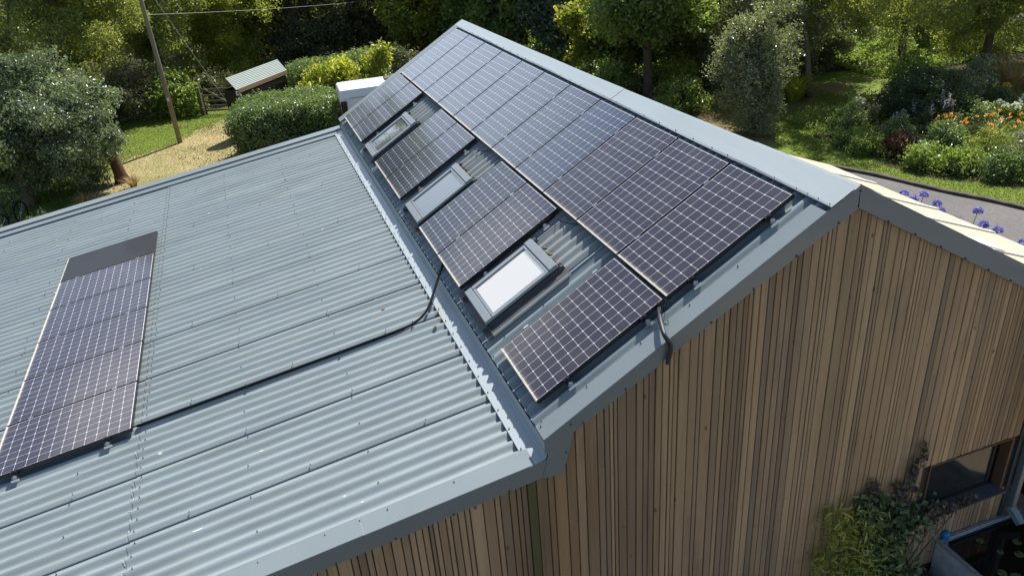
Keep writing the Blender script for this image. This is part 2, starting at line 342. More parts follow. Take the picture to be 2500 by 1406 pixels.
def corrugated(name, P, a0, a1, b0, b1, phase, h0, amp, mats, root, nb=2, extra=0, seg=12):
    """P(across, along, h); crests at phase + k*PITCH"""
    n = int((a1-a0)/PITCH*seg)+1; a = np.linspace(a0, a1, n); bs = np.linspace(b0, b1, nb)
    V_ = []; 
    for bb in bs:
        for aa in a: V_.append(P(aa, bb, h0+amp*(math.cos(2*math.pi*(aa-phase)/PITCH)-1)+extra))
    F_ = [(j*n+i, j*n+i+1, (j+1)*n+i+1, (j+1)*n+i) for j in range(nb-1) for i in range(n-1)]
    o = npmesh(name, np.array([tuple(q) for q in V_]), np.array(F_), mats, root, True)
    return o
AMP = .0265

# ------------------------------------------------------------------ the barn
barn = thing('barn', 'timber clad barn with blue-grey corrugated steel roofs and a low side wing', 'barn', (0, 0, 0))
YN, YF = -.42, 12.17            # near / far roof ends
YW = -.36                       # gable wall face
# main roof sheets (near slope + hidden slope), with side laps every six corrugations
def sheets(name, P, y0, y1, lap0, b0, b1, phase, h0, mb_screw, screw_rows, mats):
    edges = [y0]; k = math.ceil((y0-lap0)/(6*PITCH)+.15)
    while lap0+k*6*PITCH < y1-.12: edges.append(lap0+k*6*PITCH); k += 1
    edges.append(y1); Vs = []; Fs = []; base = 0
    for i in range(len(edges)-1):
        e0, e1 = edges[i], edges[i+1]; n = max(6, int((e1-e0)/PITCH*12)); a = np.linspace(e0-(.0 if i == 0 else .006), e1, n)
        up = .006
        for bb in (b0, b1):
            # lap lip on the near edge of every sheet
            for j, aa in enumerate(a):
                h = h0+AMP*(math.cos(2*math.pi*(aa-phase)/PITCH)-1)
                w = max(0, 1-(aa-e0)/.07); h += .009*w*(1 if i > 0 else 0)
                Vs.append(tuple(P(aa, bb, h)))
            hb = h0+AMP*(math.cos(2*math.pi*(a[0]-phase)/PITCH)-1)
            Vs.append(tuple(P(a[0]+.001, bb, hb-.004)))       # lip drop
        m2 = n+1
        for j in range(n-1): Fs.append((base+j, base+j+1, base+m2+j+1, base+m2+j))
        Fs.append((base+n, base, base+m2, base+m2+n))
        base += 2*m2
    V_ = np.array(Vs); F_ = np.array(Fs)
    lip = np.zeros(len(F_), int)
    o = npmesh(name, V_, F_, mats, barn, True)
    # the lip face must stay flat shaded
    sm = np.ones(len(F_), bool); c = 0
    for i in range(len(edges)-1):
        e0, e1 = edges[i], edges[i+1]; n = max(6, int((e1-e0)/PITCH*12)); sm[c+n-1] = False; c += n
    o.data.polygons.foreach_set('use_smooth', sm)
    mi = np.where(sm, 0, 1); o.data.polygons.foreach_set('material_index', mi.astype(np.int32))
    return o
M_lip = mat('sheet_edge', (.05, .062, .07), .6)
mrs = sheets('main_roof', lambda a, b, h: RP(a, b, h), YN+.02, YF-.02, .44, -.22, 3.30, .112, -.085, None, None, [M_roof, M_lip])
rrs = corrugated('far_roof', lambda a, b, h: RR(a, b, h), YN+.02, YF-.02, .20, 3.62, .112, -.15, AMP, M_roof, barn)
PHL = .184
lrs = sheets('lean_to_roof', lambda a, b, h: LP(b, a, h), YN+.03, YF-.05, .80, -6.70, -2.80, PHL, -.095, None, None, [M_roof, M_lip])
lrs2 = sheets('lean_to_roof', lambda a, b, h: LP(b, a, h), YN+.03, YF-.05, .80, -11.6, -6.70, PHL, -.101, None, None, [M_roof, M_lip])
# screws of the sheets: one small mesh per roof
def screws(name, pts, nrm, root, rad=.0055):
    b = MB()
    M_ = nrm.to_track_quat('Z', 'Y').to_matrix()
    for p in pts:
        vs = []; 
        for (rr, hh) in ((rad*1.5, 0), (rad*1.5, .004), (rad*.85, .006), (rad*.75, .016)):
            for k in range(7):
                an = 2*math.pi*k/7; vs.append(M_ @ Vector((rr*math.cos(an), rr*math.sin(an), hh))+Vector(p))
        fs = [(i*7+k, i*7+(k+1) % 7, (i+1)*7+(k+1) % 7, (i+1)*7+k) for i in range(3) for k in range(7)]+[tuple(21+k for k in range(7))]
        b.add(vs, fs)
    o = b.build(name, M_screw, root); return o
nL = Vector((-SP, 0, CP)); nM = Vector((-ST, 0, CT))
pts = []
rnd = random.Random(4)
for row, x in enumerate((-3.68, -4.32, -4.90, -5.50, -6.1, -7.35, -7.95, -8.55, -9.2, -9.8)):
    for k in range(13):
        y = .80+6*PITCH*k-.02
        if y < YF-.3 and (row+k) % 2 == 0: pts.append(LP(x+rnd.uniform(-.02, .02), y+.045, -.088))
    if row % 2 == 1:
        for k in range(-1, 25):
            y = PHL+PITCH*(3*k)
            if -.2 < y < YF-.3: pts.append(LP(x+rnd.uniform(-.02, .02), y, -.095))
for k in range(-2, 72):
    y = PHL+PITCH*k
    if y > -.2 and y < YF-.2: pts.append(LP(-6.63+rnd.uniform(-.012, .012), y, -.094))
for k in range(7):
    pts.append(LP(-2.99+0, PHL+2*PITCH*0, -.09)) if k == 0 else None
for k in range(-2, 36): pts.append(LP(-2.985, PHL+2*PITCH*k, -.080)) if PHL+2*PITCH*k < YF-.1 and PHL+2*PITCH*k > YN+.03 else None
for x in (-3.68, -4.32, -4.58, -4.9, -5.5, -6.1, -6.7): pts.append(LP(x, -.23, -.079))
for x in np.arange(-3.3, -11, -.62): pts.append(LP(x, YF-.08, -.078)); pts.append(LP(x+.1, YF-.30, -.09))
o = screws('screws', pts, nL, barn); o['kind'] = 'stuff'
pts = []
for s_ in (-.465, -.307, -.155, .011, .352, .684, 1.185): pts.append(RP(s_+.09, -.10, -.058))
for k in range(1, 28): pts.append(RP(1.185+.40*k, -.10, -.058)) if 1.185+.40*k < YF-.1 else None
for s_, uu in ((-.237, .886), (-.235, 1.462), (-.222, 2.04), (-.22, 2.686), (-.2, 3.22), (-.25, 3.25)): pts.append(RP(s_, uu, -.058))
for k in range(0, 66): pts.append(RP(.112+PITCH*k+.012, 3.27, -.085)) if .112+PITCH*k < YF-.1 and k % 2 == 0 else None
for s_, uu in ((1.81, 2.75), (1.46, 2.05), (1.30, 3.05), (1.36, 2.5)): pts.append(RP(.112+PITCH*round((s_-.112)/PITCH), uu, -.085))
o = screws('screws', pts, nM, barn); o['kind'] = 'stuff'

q = MB(); rs_ = random.Random(8)
for k in range(-2, 62):
    for j in range(6):
        if rs_.random() < .45: continue
        y0_ = PHL+PITCH*(k+j/6); y1_ = y0_+PITCH/6*rs_.uniform(.6, 1.0)
        if y0_ < -.1 or y1_ > 2.3 and (y0_ < 9.2 or y1_ > 11.5): continue
        hh_ = lambda y: -.0925+AMP*(math.cos(2*math.pi*(y-PHL)/PITCH)-1); x_ = -6.715+rs_.uniform(-.006, .006)
        q.add([LP(x_-.005, y0_, hh_(y0_)), LP(x_+.005, y0_, hh_(y0_)), LP(x_+.005, y1_, hh_(y1_)), LP(x_-.005, y1_, hh_(y1_))], [(0, 1, 2, 3)])
q.build('sealant_bead', mat('old_sealant', (.42, .42, .40), .7), barn)['kind'] = 'stuff'
q = MB(); rs_ = random.Random(21)
for i in range(36):
    x_, y_ = rs_.uniform(-9.5, -3.2), rs_.uniform(0, 11); yy_ = PHL+PITCH*round((y_-PHL)/PITCH)+rs_.uniform(-.02, .02); r_ = rs_.uniform(.006, .018); l_ = r_*rs_.uniform(1, 4)
    q.add([LP(x_+l_*math.cos(a)*.9, yy_+r_*math.sin(a), -.0935+AMP*(math.cos(2*math.pi*(yy_+r_*math.sin(a)-PHL)/PITCH)-1)) for a in [k*math.pi/4 for k in range(8)]], [tuple(range(8))])
q.build('lichen_spots', mat('lichen', (.52, .53, .48), .9, 0, .1), barn)['kind'] = 'stuff'
# ridge capping: folded sheets with a lap joint, slightly uneven line along its length
def ridge_u(y):
    xs = (-.42, 1.1, 2.5, 5.4, 12.2); us = (-.420, -.392, -.368, -.325, -.298); return float(np.interp(y, xs, us))
rc = MB()
def cap_piece(y0, y1, lift):
    ys = [y0]+[y for y in np.arange(math.ceil(y0/.8)*.8, y1, .8) if y > y0+.1 and y < y1-.1]+[y1]
    prof = []
    for y in ys:
        ur = ridge_u(y); top = RP(y, ur, -.062)+Vector((0, 0, lift)); rgt = Vector((top.x+.34*CT, y, top.z-.34*ST))
        wob = .004*math.sin(y*2.1)
        prof.append([RP(y, -.078, -.074+lift), RP(y, -.078, -.060+lift), RP(y, -.10, -.055+lift+wob), RP(y, ur*.55, -.058+lift+wob*.5), RP(y, ur+.03, -.060+lift), top+Vector((.0, 0, .0)), top+Vector((.025, 0, -.017)), rgt])
    n = len(prof[0]); vs = [q for p in prof for q in p]
    rc.add(vs, [(i*n+j, (i+1)*n+j, (i+1)*n+j+1, i*n+j+1) for i in range(len(prof)-1) for j in range(n-1)])
    rc.add([prof[0][i] for i in range(n)]+[q-Vector((0, 0, .005)) for q in prof[0]], [(i, i+1, n+i+1, n+i) for i in range(n-1)])
cap_piece(YN, 1.14, .006); cap_piece(1.11, 4.2, 0); cap_piece(4.17, 7.2, .005); cap_piece(7.17, 12.15, 0)
rc.build('ridge_cap', M_cap, barn)

# bargeboards: folded steel, flange on the roof and a deep face over the cladding
def strip(b, rows):
    n = len(rows[0]); b.add([q for r_ in rows for q in r_], [(i*n+j, i*n+j+1, (i+1)*n+j+1, (i+1)*n+j) for i in range(len(rows)-1) for j in range(n-1)])
def lowL(x): return -.083+(x-.41)*.5437+G
bl = MB()
us = [-.02, .45, 1.0, 1.5, 1.93, 1.935, 2.4, 2.962, 3.30]
rows = []
for i, uu in enumerate(us):
    o_ = RP(YN, uu, -.066); d = 0 if uu <= 1.932 else -.016
    fold = RP(-.19, uu, -.070); up = RP(-.21, uu, -.062)
    z0 = lowL(o_.x)+d if uu < 3.2 else lowL(o_.x)-.0
    rows.append([fold, up, RP(YN+.004, uu, -.062), o_, Vector((o_.x, YN, z0)), Vector((o_.x, YN+.05, z0-.006))])
strip(bl, rows)
# apex end under the cap and the foot where the wing meets
a_in = Vector((.41, YN, -.083+G)); a_t = Vector((RP(YN, ridge_u(YN), -.062).x, YN, RP(YN, ridge_u(YN), -.066).z))
bl.face([rows[0][3], a_t, a_in, rows[0][4]])
e = rows[-1]
bl.face([rows[-2][4], e[4], Vector((-2.802, YN-.004, -1.865+G)), Vector((-2.868, YN-.004, -2.126+G)), Vector((-2.661, YN-.004, -2.148+G))])
bl.build('bargeboard', M_trim, barn)
br = MB(); rows = []
for d in (0, .5, 1.2, 2.0, 2.9, 3.72):
    t_ = Vector((a_t.x+d*CT, YN, a_t.z-d*ST)); z1 = t_.z-.222-.013*d
    rows.append([t_+Vector((0, .22, .0)), t_, Vector((t_.x, YN, z1)), Vector((t_.x, YN+.05, z1-.006))])
strip(br, rows)
br.build('bargeboard', M_trim, barn)
bs = MB()
for d in np.arange(.45, 3.6, .42): bs.ball((a_t.x+d*CT, YN-.004, a_t.z-d*ST-.215-.013*d), .013, 7, 5)
for x in np.arange(.2, -2.6, -.44): bs.ball((x, YN-.004, lowL(x)+.012), .012, 7, 5)
bs.ball((-2.56, YN-.004, -1.60+G), .012, 7, 5); bs.ball((-2.62, YN-.004, -1.9+G), .012, 7, 5); bs.ball((.40, YN-.004, .09+G), .011, 7, 5)
bs.build('bargeboard_screws', M_screw, barn)['kind'] = 'stuff'
# far verge
fv = MB(); rows = []
for uu in (-.3, 1, 2, 3.30): rows.append([RP(YF-.30, uu, -.066), RP(YF-.01, uu, -.058), RP(YF, uu, -.066), RP(YF, uu, -.30)])
strip(fv, rows); fv.build('verge_trim', M_trim, barn)
fv = MB(); rows = []
for d in (0, 1.2, 2.5, 3.72): rows.append([RR(YF-.30, d, -.135), RR(YF, d, -.13), RR(YF, d, -.34)])
strip(fv, rows); fv.build('verge_trim', M_trim, barn)

# apron flashing between the main eave and the wing roof
ap = MB(); rows = []
for y in [YN-.002]+list(np.arange(.3, 12, .6))+[YF]:
    w = .003*math.sin(y*1.7)
    e1 = LP(-3.012, y, -.099+w); e2 = LP(-3.010, y, -.087+w); e3 = Vector((-2.835, y, -1.912+G)); e4 = Vector((-2.818, y, -1.895+G)); e5 = Vector((-2.80, y, -1.79+G))
    rows.append([e1, e2, e3, e4, e5])
strip(ap, rows)
ap.build('apron_flashing', M_cap, barn)
# verge trims of the wing: near fascia (folded) and far upstand
vf = MB(); rows = []
for x in (-2.803, -3.6, -4.575, -4.58, -5.5, -7, -9, -11.6):
    w = .004 if x < -4.577 else 0
    top = LP(x, YN, -.085+w); z1 = -2.122+(x+2.868)*.1375+G
    rows.append([LP(x, -.165, -.092+w), LP(x, -.175, -.080+w), LP(x, YN+.004, -.080+w), top, Vector((x, YN, z1)), Vector((x, YN+.05, z1-.004))])
strip(vf, rows); vf.build('wing_fascia', M_trim, barn)
vf = MB(); rows = []
for x in (-2.83, -4.5, -6.6, -9, -11.6):
    rows.append([LP(x, YF-.36, -.090), LP(x, YF-.35, -.080), LP(x, YF-.13, -.082), LP(x, YF-.13, -.045), LP(x, YF+.10, -.03), LP(x, YF+.10, -.22)])
strip(vf, rows); vf.build('wing_verge_trim', M_trim, barn)
vs_ = MB()
for x in np.arange(-3.2, -5.4, -.55):
    z1 = -2.122+(x+2.868)*.1375+G; vs_.ball((x, YN-.003, z1+.01), .011, 7, 5)
vs_.build('fascia_screws', M_screw, barn)['kind'] = 'stuff'

# gable cladding: random-width cedar boards over dark battens, opening for the window
rng = random.Random(11)
WX0, WX1, WZ0, WZ1 = 2.13, 3.44, 1.14, 1.93
def wall_top(x):
    if x < -2.74: return -2.0+(x+2.868)*.1375+G
    if x < .40: return -.066-.10+(x-.41)*.553+G+.10
    return .06-(x-.41)*.577+G
cl = MB(); x = -11.5
cl.cur = 0
while x < 3.52:
    w = rng.choice((.042, .05, .055, .06, .068, .075, .085, .095, .105, .115, .13)); x1 = min(x+w, 3.53)
    b0 = rng.random(); base = Vector((.43, .295, .175)) if b0 < .55 else (Vector((.345, .245, .155)) if b0 < .8 else (Vector((.49, .345, .205)) if b0 < .93 else Vector((.29, .215, .145))))
    base = base*rng.uniform(.90, 1.24)
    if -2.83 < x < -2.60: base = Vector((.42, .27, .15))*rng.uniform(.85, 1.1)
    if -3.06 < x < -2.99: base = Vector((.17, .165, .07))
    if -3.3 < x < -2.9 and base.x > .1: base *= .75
    dp = rng.uniform(-.004, .004); segs = []
    z0, z1 = .18, min(wall_top(x), wall_top(x1))+.02
    if x1 > WX0-.01 and x < WX1+.01: segs = [(z0, WZ0-.03), (WZ1+.02, z1)]
    else: segs = [(z0, z1)]
    if x1 > WX0-.01 and x < WX0-.012: x1 = WX0-.012
    for (a, b_) in segs:
        joints = [a]
        if rng.random() < .30 and b_-a > 1.2: joints.append(rng.uniform(a+.4, b_-.4))
        joints.append(b_)
        for i in range(len(joints)-1):
            cl.tint = (*(base*rng.uniform(.9, 1.1)), 1)
            y0 = YW+dp; g_ = .0052; xa, xb = x+g_, x1-g_
            za, zb = joints[i]+.001, joints[i+1]-.001; c_ = .004
            cl.add([(xa, y0+.018, za), (xb, y0+.018, za), (xb, y0+.018, zb), (xa, y0+.018, zb), (xa, y0+c_, za), (xb, y0+c_, za), (xb, y0+c_, zb), (xa, y0+c_, zb), (xa+c_, y0, za), (xb-c_, y0, za), (xb-c_, y0, zb), (xa+c_, y0, zb)],
                   [(8, 9, 10, 11), (4, 8, 11, 7), (9, 5, 6, 10), (0, 4, 7, 3), (5, 1, 2, 6), (8, 4, 0, 1, 5, 9), (11, 10, 6, 2, 3, 7)])
    x = x1
cl.build('cladding', M_clad, barn, tint=True)
wl = MB()                                                                  # the walls behind and round the other sides
yb = YW+.018
for (xa, xb) in ((-11.5, -2.74), (-2.74, .40), (.40, WX0), (WX1, 3.53)):
    wl.face([(xa, yb, 0), (xb, yb, 0), (xb, yb, wall_top(xb-.001)-.02), (xa, yb, wall_top(xa+.001)-.02)])
wl.face([(WX0, yb, 0), (WX1, yb, 0), (WX1, yb, WZ0-.03), (WX0, yb, WZ0-.03)])
wl.face([(WX0, yb, WZ1), (WX1, yb, WZ1), (WX1, yb, wall_top(WX1)), (WX0, yb, wall_top(WX0))])
wl.bb(-11.5, 3.53, 11.86, 11.90, 0, 2.4); wl.bb(3.47, 3.53, YW+.03, 11.85, 0, 3.9); wl.bb(-11.5, -11.45, YW+.03, 11.85, 0, 2.4)
wl.face([(-2.7, 11.88, 2.4), (3.5, 11.88, 2.4), (3.5, 11.88, 4.05), (.4, 11.88, 5.7), (-2.7, 11.88, 3.95)])
wl.build('wall', M_gap, barn)
# window in the gable
wf = MB()
t_ = .03
wf.bb(WX0-.01, WX1+.01, YW-.012, YW+.13, WZ1, WZ1+.018); wf.bb(WX0-.012, WX0+.008, YW-.008, YW+.13, WZ0-.02, WZ1-.001); wf.bb(WX1-.02, WX1+.012, YW-.010, YW+.13, WZ0-.02, WZ1-.001)
win = wf.build('window', M_timber, barn)
q = MB(); q.bb(WX0+.01, WX1-.11, YW+.10, YW+.125, WZ0+.002, WZ0+.04); q.bb(WX0+.01, WX1-.10, YW+.10, YW+.125, WZ1-.04, WZ1-.002); q.bb(WX0+.01, WX0+.05, YW+.101, YW+.124, WZ0+.041, WZ1-.041); q.bb(WX1-.15, WX1-.11, YW+.101, YW+.124, WZ0+.041, WZ1-.041)
q.build('window_frame', M_blackmetal, win)
M_glass = bpy.data.materials.new('window_glass'); M_glass.use_nodes = True
_t = M_glass.node_tree; _b = _t.nodes['Principled BSDF']; _b.inputs['Base Color'].default_value = (.045, .05, .05, 1); _b.inputs['Roughness'].default_value = .06; _b.inputs['Specular IOR Level'].default_value = .6
_tr = _t.nodes.new('ShaderNodeBsdfTransparent'); _ms = _t.nodes.new('ShaderNodeMixShader'); _ms.inputs[0].default_value = .40
_tr.inputs[0].default_value = (.7, .75, .75, 1)
_t.links.new(_b.outputs[0], _ms.inputs[1]); _t.links.new(_tr.outputs[0], _ms.inputs[2]); _t.links.new(_ms.outputs[0], _t.nodes['Material Output'].inputs['Surface'])
q = MB(); q.bb(WX0+.045, WX1-.145, YW+.108, YW+.116, WZ0+.035, WZ1-.035); q.build('window_glass', M_glass, win)
q = MB(); q.add([(2.2, YW+.30, 1.60), (2.35, YW+.30, 1.95), (3.2, YW+.34, 1.22), (3.05, YW+.34, 1.05), (2.2, YW+.34, 1.60), (2.35, YW+.34, 1.95), (3.2, YW+.38, 1.22), (3.05, YW+.38, 1.05)], [(0, 1, 2, 3), (4, 7, 6, 5), (0, 4, 5, 1), (1, 5, 6, 2), (2, 6, 7, 3), (3, 7, 4, 0)])
q.build('indoor_brace', mat('pale_brace', (.35, .33, .28), .7), win)
q = MB(); q.add([(WX0-.02, YW+.10, WZ0+.0), (WX1+.0, YW+.10, WZ0+.0), (WX1+.02, YW-.075, WZ0-.03), (WX0-.02, YW-.075, WZ0-.03), (WX0-.02, YW-.075, WZ0-.055), (WX1+.02, YW-.075, WZ0-.055), (WX0-.02, YW+.01, WZ0-.05), (WX1+.02, YW+.01, WZ0-.05)], [(0, 3, 2, 1), (3, 4, 5, 2), (0, 6, 4, 3), (1, 2, 5, 7), (4, 6, 7, 5)])
q.build('window_sill', mat('slate_sill', (.055, .065, .08), .5, 0, .5, (30, .8, (.11, .10, .10))), win)
# right corner, its shaded recess painted as a dark strip, and downpipe with a shoe
q = MB(); q.bb(3.53, 3.60, YW-.02, YW+.14, .1, 3.86); q.build('corner_shade_strip', M_dtrim, barn)
q = MB(); q.bevbox((3.66, YW-.06, 2.24), (.085, .085, 3.0), .008)
dpipe = q.build('downpipe', mat('grey_downpipe', (.12, .155, .165), .42), barn)
q = MB(); A = Vector((3.66, YW-.06, .75)); B = Vector((3.66, YW-.24, .62))
Mz = (B-A).to_track_quat('Z', 'X').to_matrix(); q.bevbox((A+B)/2, (.095, .095, .25), .008, Mz)
q.build('pipe_shoe', mat('grey_shoe', (.20, .25, .27), .42), dpipe)
q = MB()
for (x_, z_) in ((3.6, 4.02),):
    q.bb(3.58, 3.72, YN+.0, YF, 3.78, 3.90)
q.build('gutter', M_dtrim, barn)
# cream roof of the extension on the far side
cr = MB()
def CPt(x_, y, h=0): return Vector((x_+h*.36, y, -1.60-.385*(x_-3.549)+h*.93+G))
cr.face([CPt(3.2, -1.2), CPt(4.92, -1.2), CPt(4.92, 5.15), CPt(3.2, 5.15)]); cr.face([CPt(3.2, -1.2, -.05), CPt(3.2, 5.15, -.05), CPt(4.92, 5.15, -.05), CPt(4.92, -1.2, -.05)])
cr.face([CPt(4.92, -1.2), CPt(4.92, -1.2, -.05), CPt(4.92, 5.15, -.05), CPt(4.92, 5.15)])
cr.face([CPt(3.2, -1.2), CPt(3.2, -1.2, -.05), CPt(4.92, -1.2, -.05), CPt(4.92, -1.2)])
ext = cr.build('extension_roof', M_cream, barn)
for i, y in enumerate((-.95, .41, 1.69, 2.70, 4.0)):
    q = MB(); P4 = [CPt(3.22, y-.035, .004), CPt(4.90, y-.035, .004), CPt(4.90, y+.035, .004), CPt(3.22, y+.035, .004)]; up = Vector((.007, 0, .020))
    q.add(P4+[p+up for p in P4], [(4, 5, 6, 7), (0, 1, 5, 4), (1, 2, 6, 5), (2, 3, 7, 6), (3, 0, 4, 7)]); q.build('roof_batten', M_creamrib, ext)
q = MB(); q.bb(4.86, 4.91, -1.1, 5.1, 0, CPt(4.9, 0).z-.06); q.bb(3.56, 4.85, -1.08, -1.03, 2.1, CPt(4.86, 0).z-.06) ; q.build('extension_wall', M_timber, ext)
wb = MB(); Mw = Matrix(((math.cos(.366), 0, math.sin(.366)), (0, 1, 0), (-math.sin(.366), 0, math.cos(.366)))) @ Matrix.Rotation(-.5, 3, 'Z')
wb.bevbox(CPt(3.33, .57, .030), (.40, .30, .034), .004, Mw)
tag(wb.build('loose_board', M_whiteboard), 'white rectangular board lying loose on the cream roof beyond the gable', 'board')
wb = MB(); pp_ = [CPt(3.45, 4.55, .02), CPt(3.62, 4.20, .02), CPt(3.84, 3.72, .025)]; wb.tube(pp_, [.022, .02, .012], 7)
tag(wb.build('fallen_stick', M_bark), 'thin dark stick lying on the cream roof beside the ridge', 'stick')

# skylights (part of the roof)
def skylight(s0, glassmat):
    w, u0, u1 = .82, 2.10, 3.135; s1 = s0+w
    def bx(b, sa, sb, ua, ub, ha, hb):
        P8 = [RP(a, c_, h) for h in (ha, hb) for a in (sa, sb) for c_ in (ua, ub)]
        b.add(P8, [(0, 1, 3, 2), (4, 6, 7, 5), (0, 4, 5, 1), (2, 3, 7, 6), (0, 2, 6, 4), (1, 5, 7, 3)])
    def bxt(b, sa, sb, ua, ub, ha, hb, t):   # tapered top
        P8 = [RP(a, c_, ha) for a in (sa, sb) for c_ in (ua, ub)]+[RP(a, c_, hb) for a in (sa+t, sb-t) for c_ in (ua+t, ub-t)]
        b.add(P8, [(0, 1, 3, 2), (4, 6, 7, 5), (0, 4, 5, 1), (2, 3, 7, 6), (0, 2, 6, 4), (1, 5, 7, 3)])
    b = MB(); bxt(b, s0, s1, u0, u1, -.12, -.012, .004); sk = b.build('skylight', M_velux_d, barn)
    b = MB()
    bxt(b, s0-.004, s0+.075, u0+.10, u1-.10, -.011, .016, .008); bxt(b, s1-.075, s1+.004, u0+.10, u1-.10, -.011, .016, .008)
    bxt(b, s0-.008, s1+.008, u0-.01, u0+.11, -.011, .030, .012); bxt(b, s0-.006, s1+.006, u1-.105, u1+.006, -.011, .020, .012)
    bx(b, s0+.02, s1-.02, u0+.112, u0+.14, -.01, .020); bx(b, s0+.02, s1-.02, u1-.14, u1-.107, -.01, .010)
    b.build('skylight_frame', M_velux, sk)
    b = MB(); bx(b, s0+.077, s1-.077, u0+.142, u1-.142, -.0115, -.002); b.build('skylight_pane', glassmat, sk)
    b = MB()                                             # dark flashing tray on both sides and below
    for (sa, sb) in ((s0-.20, s0-.005), (s1+.005, s1+.20)):
        rows = [[RP(sa if sa < s0 else sb, uu, -.070), RP((sa+sb)/2, uu, -.088), RP(sb if sa < s0 else sa, uu, -.078), RP(sb if sa < s0 else sa, uu, -.03)] for uu in (u0-.06, 2.6, u1+.08)]
        strip(b, rows)
    strip(b, [[RP(a, u1+.003, -.02), RP(a, u1+.006, -.082), RP(a, u1+.10, -.078)] for a in (s0-.19, s0+.2, s1-.2, s1+.19)])
    b.build('skylight_flashing', M_lead, sk)
    # weathered sheet above with a line of debris caught against the frame
    b2 = corrugated('weathered_sheet', lambda a, c_, h: RP(a, c_, h), s0-.03, s1+.16, 1.60, u0-.02, .112, -.078, AMP, M_old, sk, 2)
    b = MB(); rg = random.Random(int(s0*100))
    for i in range(20):
        a = rg.uniform(s0-.02, s1+.1); b.ball(RP(a, u0-.03-abs(rg.gauss(0, .02)), -.085+rg.uniform(-.02, .01)), rg.uniform(.008, .024), 5, 4, (1.3, 1, .7))
    b.build('debris', M_rock, sk)['kind'] = 'stuff'
    return sk
def pane(name, base):
    m_ = mat(name, base, .5, 0, .3, None, None, 1.0); b_ = m_.node_tree.nodes['Principled BSDF']
    b_.inputs['Coat IOR'].default_value = 3.1; b_.inputs['Coat Roughness'].default_value = .02; return m_
M_pane = pane('skylight_glass', (.085, .10, .095)); M_pane_pale = pane('skylight_glass_pale', (.30, .31, .315))  # nearest skylight gets a paler base colour under the same coat
for s0, pm in ((1.60, M_pane_pale), (4.87, M_pane), (8.42, M_pane)): skylight(s0, pm)

# ------------------------------------------------------------------ solar panels
M_dust = mat('dust_crust', (.52, .47, .37), .9, 0, .1, (12, .8, (.33, .29, .21)))
PL, PW, PT = 1.559, 1.046, .046
def panel_proto(mat_, blank=False):
    root = bpy.data.objects.new('solar_panel', None); link(root)
    b = MB(); w = .011
    for (c, d) in (((PL/2-w/2, 0, -PT/2), (w, PW, PT)), ((-PL/2+w/2, 0, -PT/2), (w, PW, PT)), ((0, PW/2-w/2, -PT/2), (PL-2*w, w, PT)), ((0, -PW/2+w/2, -PT/2), (PL-2*w, w, PT))): b.box(c, d)
    b.build('frame', M_blackmetal, root)
    b = MB(); b.box((PL/2-.006, 0, .0012), (.014, PW-.004, .0022)); b.build('dusty_lower_edge', M_dust, root)
    b = MB(); b.box((0, 0, -.006), (PL-2*w, PW-2*w, .008)); b.build('glass_face', mat_, root)
    b = MB(); b.box((-.45, 0, -.025), (.10, .12, .022)); b.build('junction_box', M_black, root)
    return root
def panel_matrix(center, th):
    c, s = math.cos(th), math.sin(th); ex = Vector((-c, 0, -s)); ey = Vector((0, -1, 0)); ez = Vector((-s, 0, c))
    return Matrix(((ex.x, ey.x, ez.x, center[0]), (ex.y, ey.y, ez.y, center[1]), (ex.z, ey.z, ez.z, center[2]), (0, 0, 0, 1)))
ORD = ['first', 'second', 'third', 'fourth', 'fifth', 'sixth', 'seventh', 'eighth', 'ninth', 'tenth', 'last']
protos = {}
def put_panel(kind, M_, label, group):
    if kind not in protos: protos[kind] = r_ = panel_proto({'A': M_cellA, 'B': M_cellB, 'C': M_cellC, 'D': M_cellD, 'K': M_blank}[kind])
    else: r_ = copy_tree(protos[kind])
    r_.matrix_world = M_; tag(r_, label, 'solar panel', group); return r_
for k in range(11):
    c = RP(k*1.0667+PW/2, PL/2, 0)
    put_panel('A' if k < 3 else 'B', panel_matrix(c, TH), ('violet tinged' if k < 3 else 'blue tinged')+f' upper row solar panel, {ORD[k]} one from the timber gable', 'solar panels of the upper row')
U1 = PL+.035
low = [(0, 'A', 'dusty solar panel alone in the lower row beside the gable bargeboard'),
       (2.629, 'D', 'right hand solar panel of the pair between the nearest and middle skylights'),
       (2.629+1.0667, 'D', 'left hand solar panel of the pair between the nearest and middle skylights'),
       (6.053, 'D', 'right hand solar panel of the pair between the middle and farthest skylights'),
       (6.053+1.0667, 'D', 'left hand solar panel of the pair between the middle and farthest skylights'),
       (9.607, 'D', 'right hand one of the two lower solar panels beyond the farthest skylight'),
       (9.607+1.0667, 'D', 'left hand one of the two lower solar panels beyond the farthest skylight')]
for s0, kd, lb in low:
    put_panel(kd, panel_matrix(RP(s0+PW/2, U1+PL/2, 0), TH), lb, 'solar panels of the lower row')
for k in range(6):
    y = 2.571+k*1.065+PW/2-.0; x = LX0-PL/2*CP
    c = Vector((x, y, LZ0-PL/2*SP+G))
    lb = ['nearest solar panel on the low side roof, clamps showing on its open edge', 'second solar panel from the near end on the low side roof', 'third solar panel from the near end on the low side roof', 'fourth solar panel from the near end on the low side roof', 'solar panel on the low side roof next to the plain black one', 'plain black panel without cell lines on the low side roof'][k]
    put_panel('K' if k == 5 else 'C', panel_matrix(c, PH), lb, 'solar panels on the side roof' if k < 5 else None)
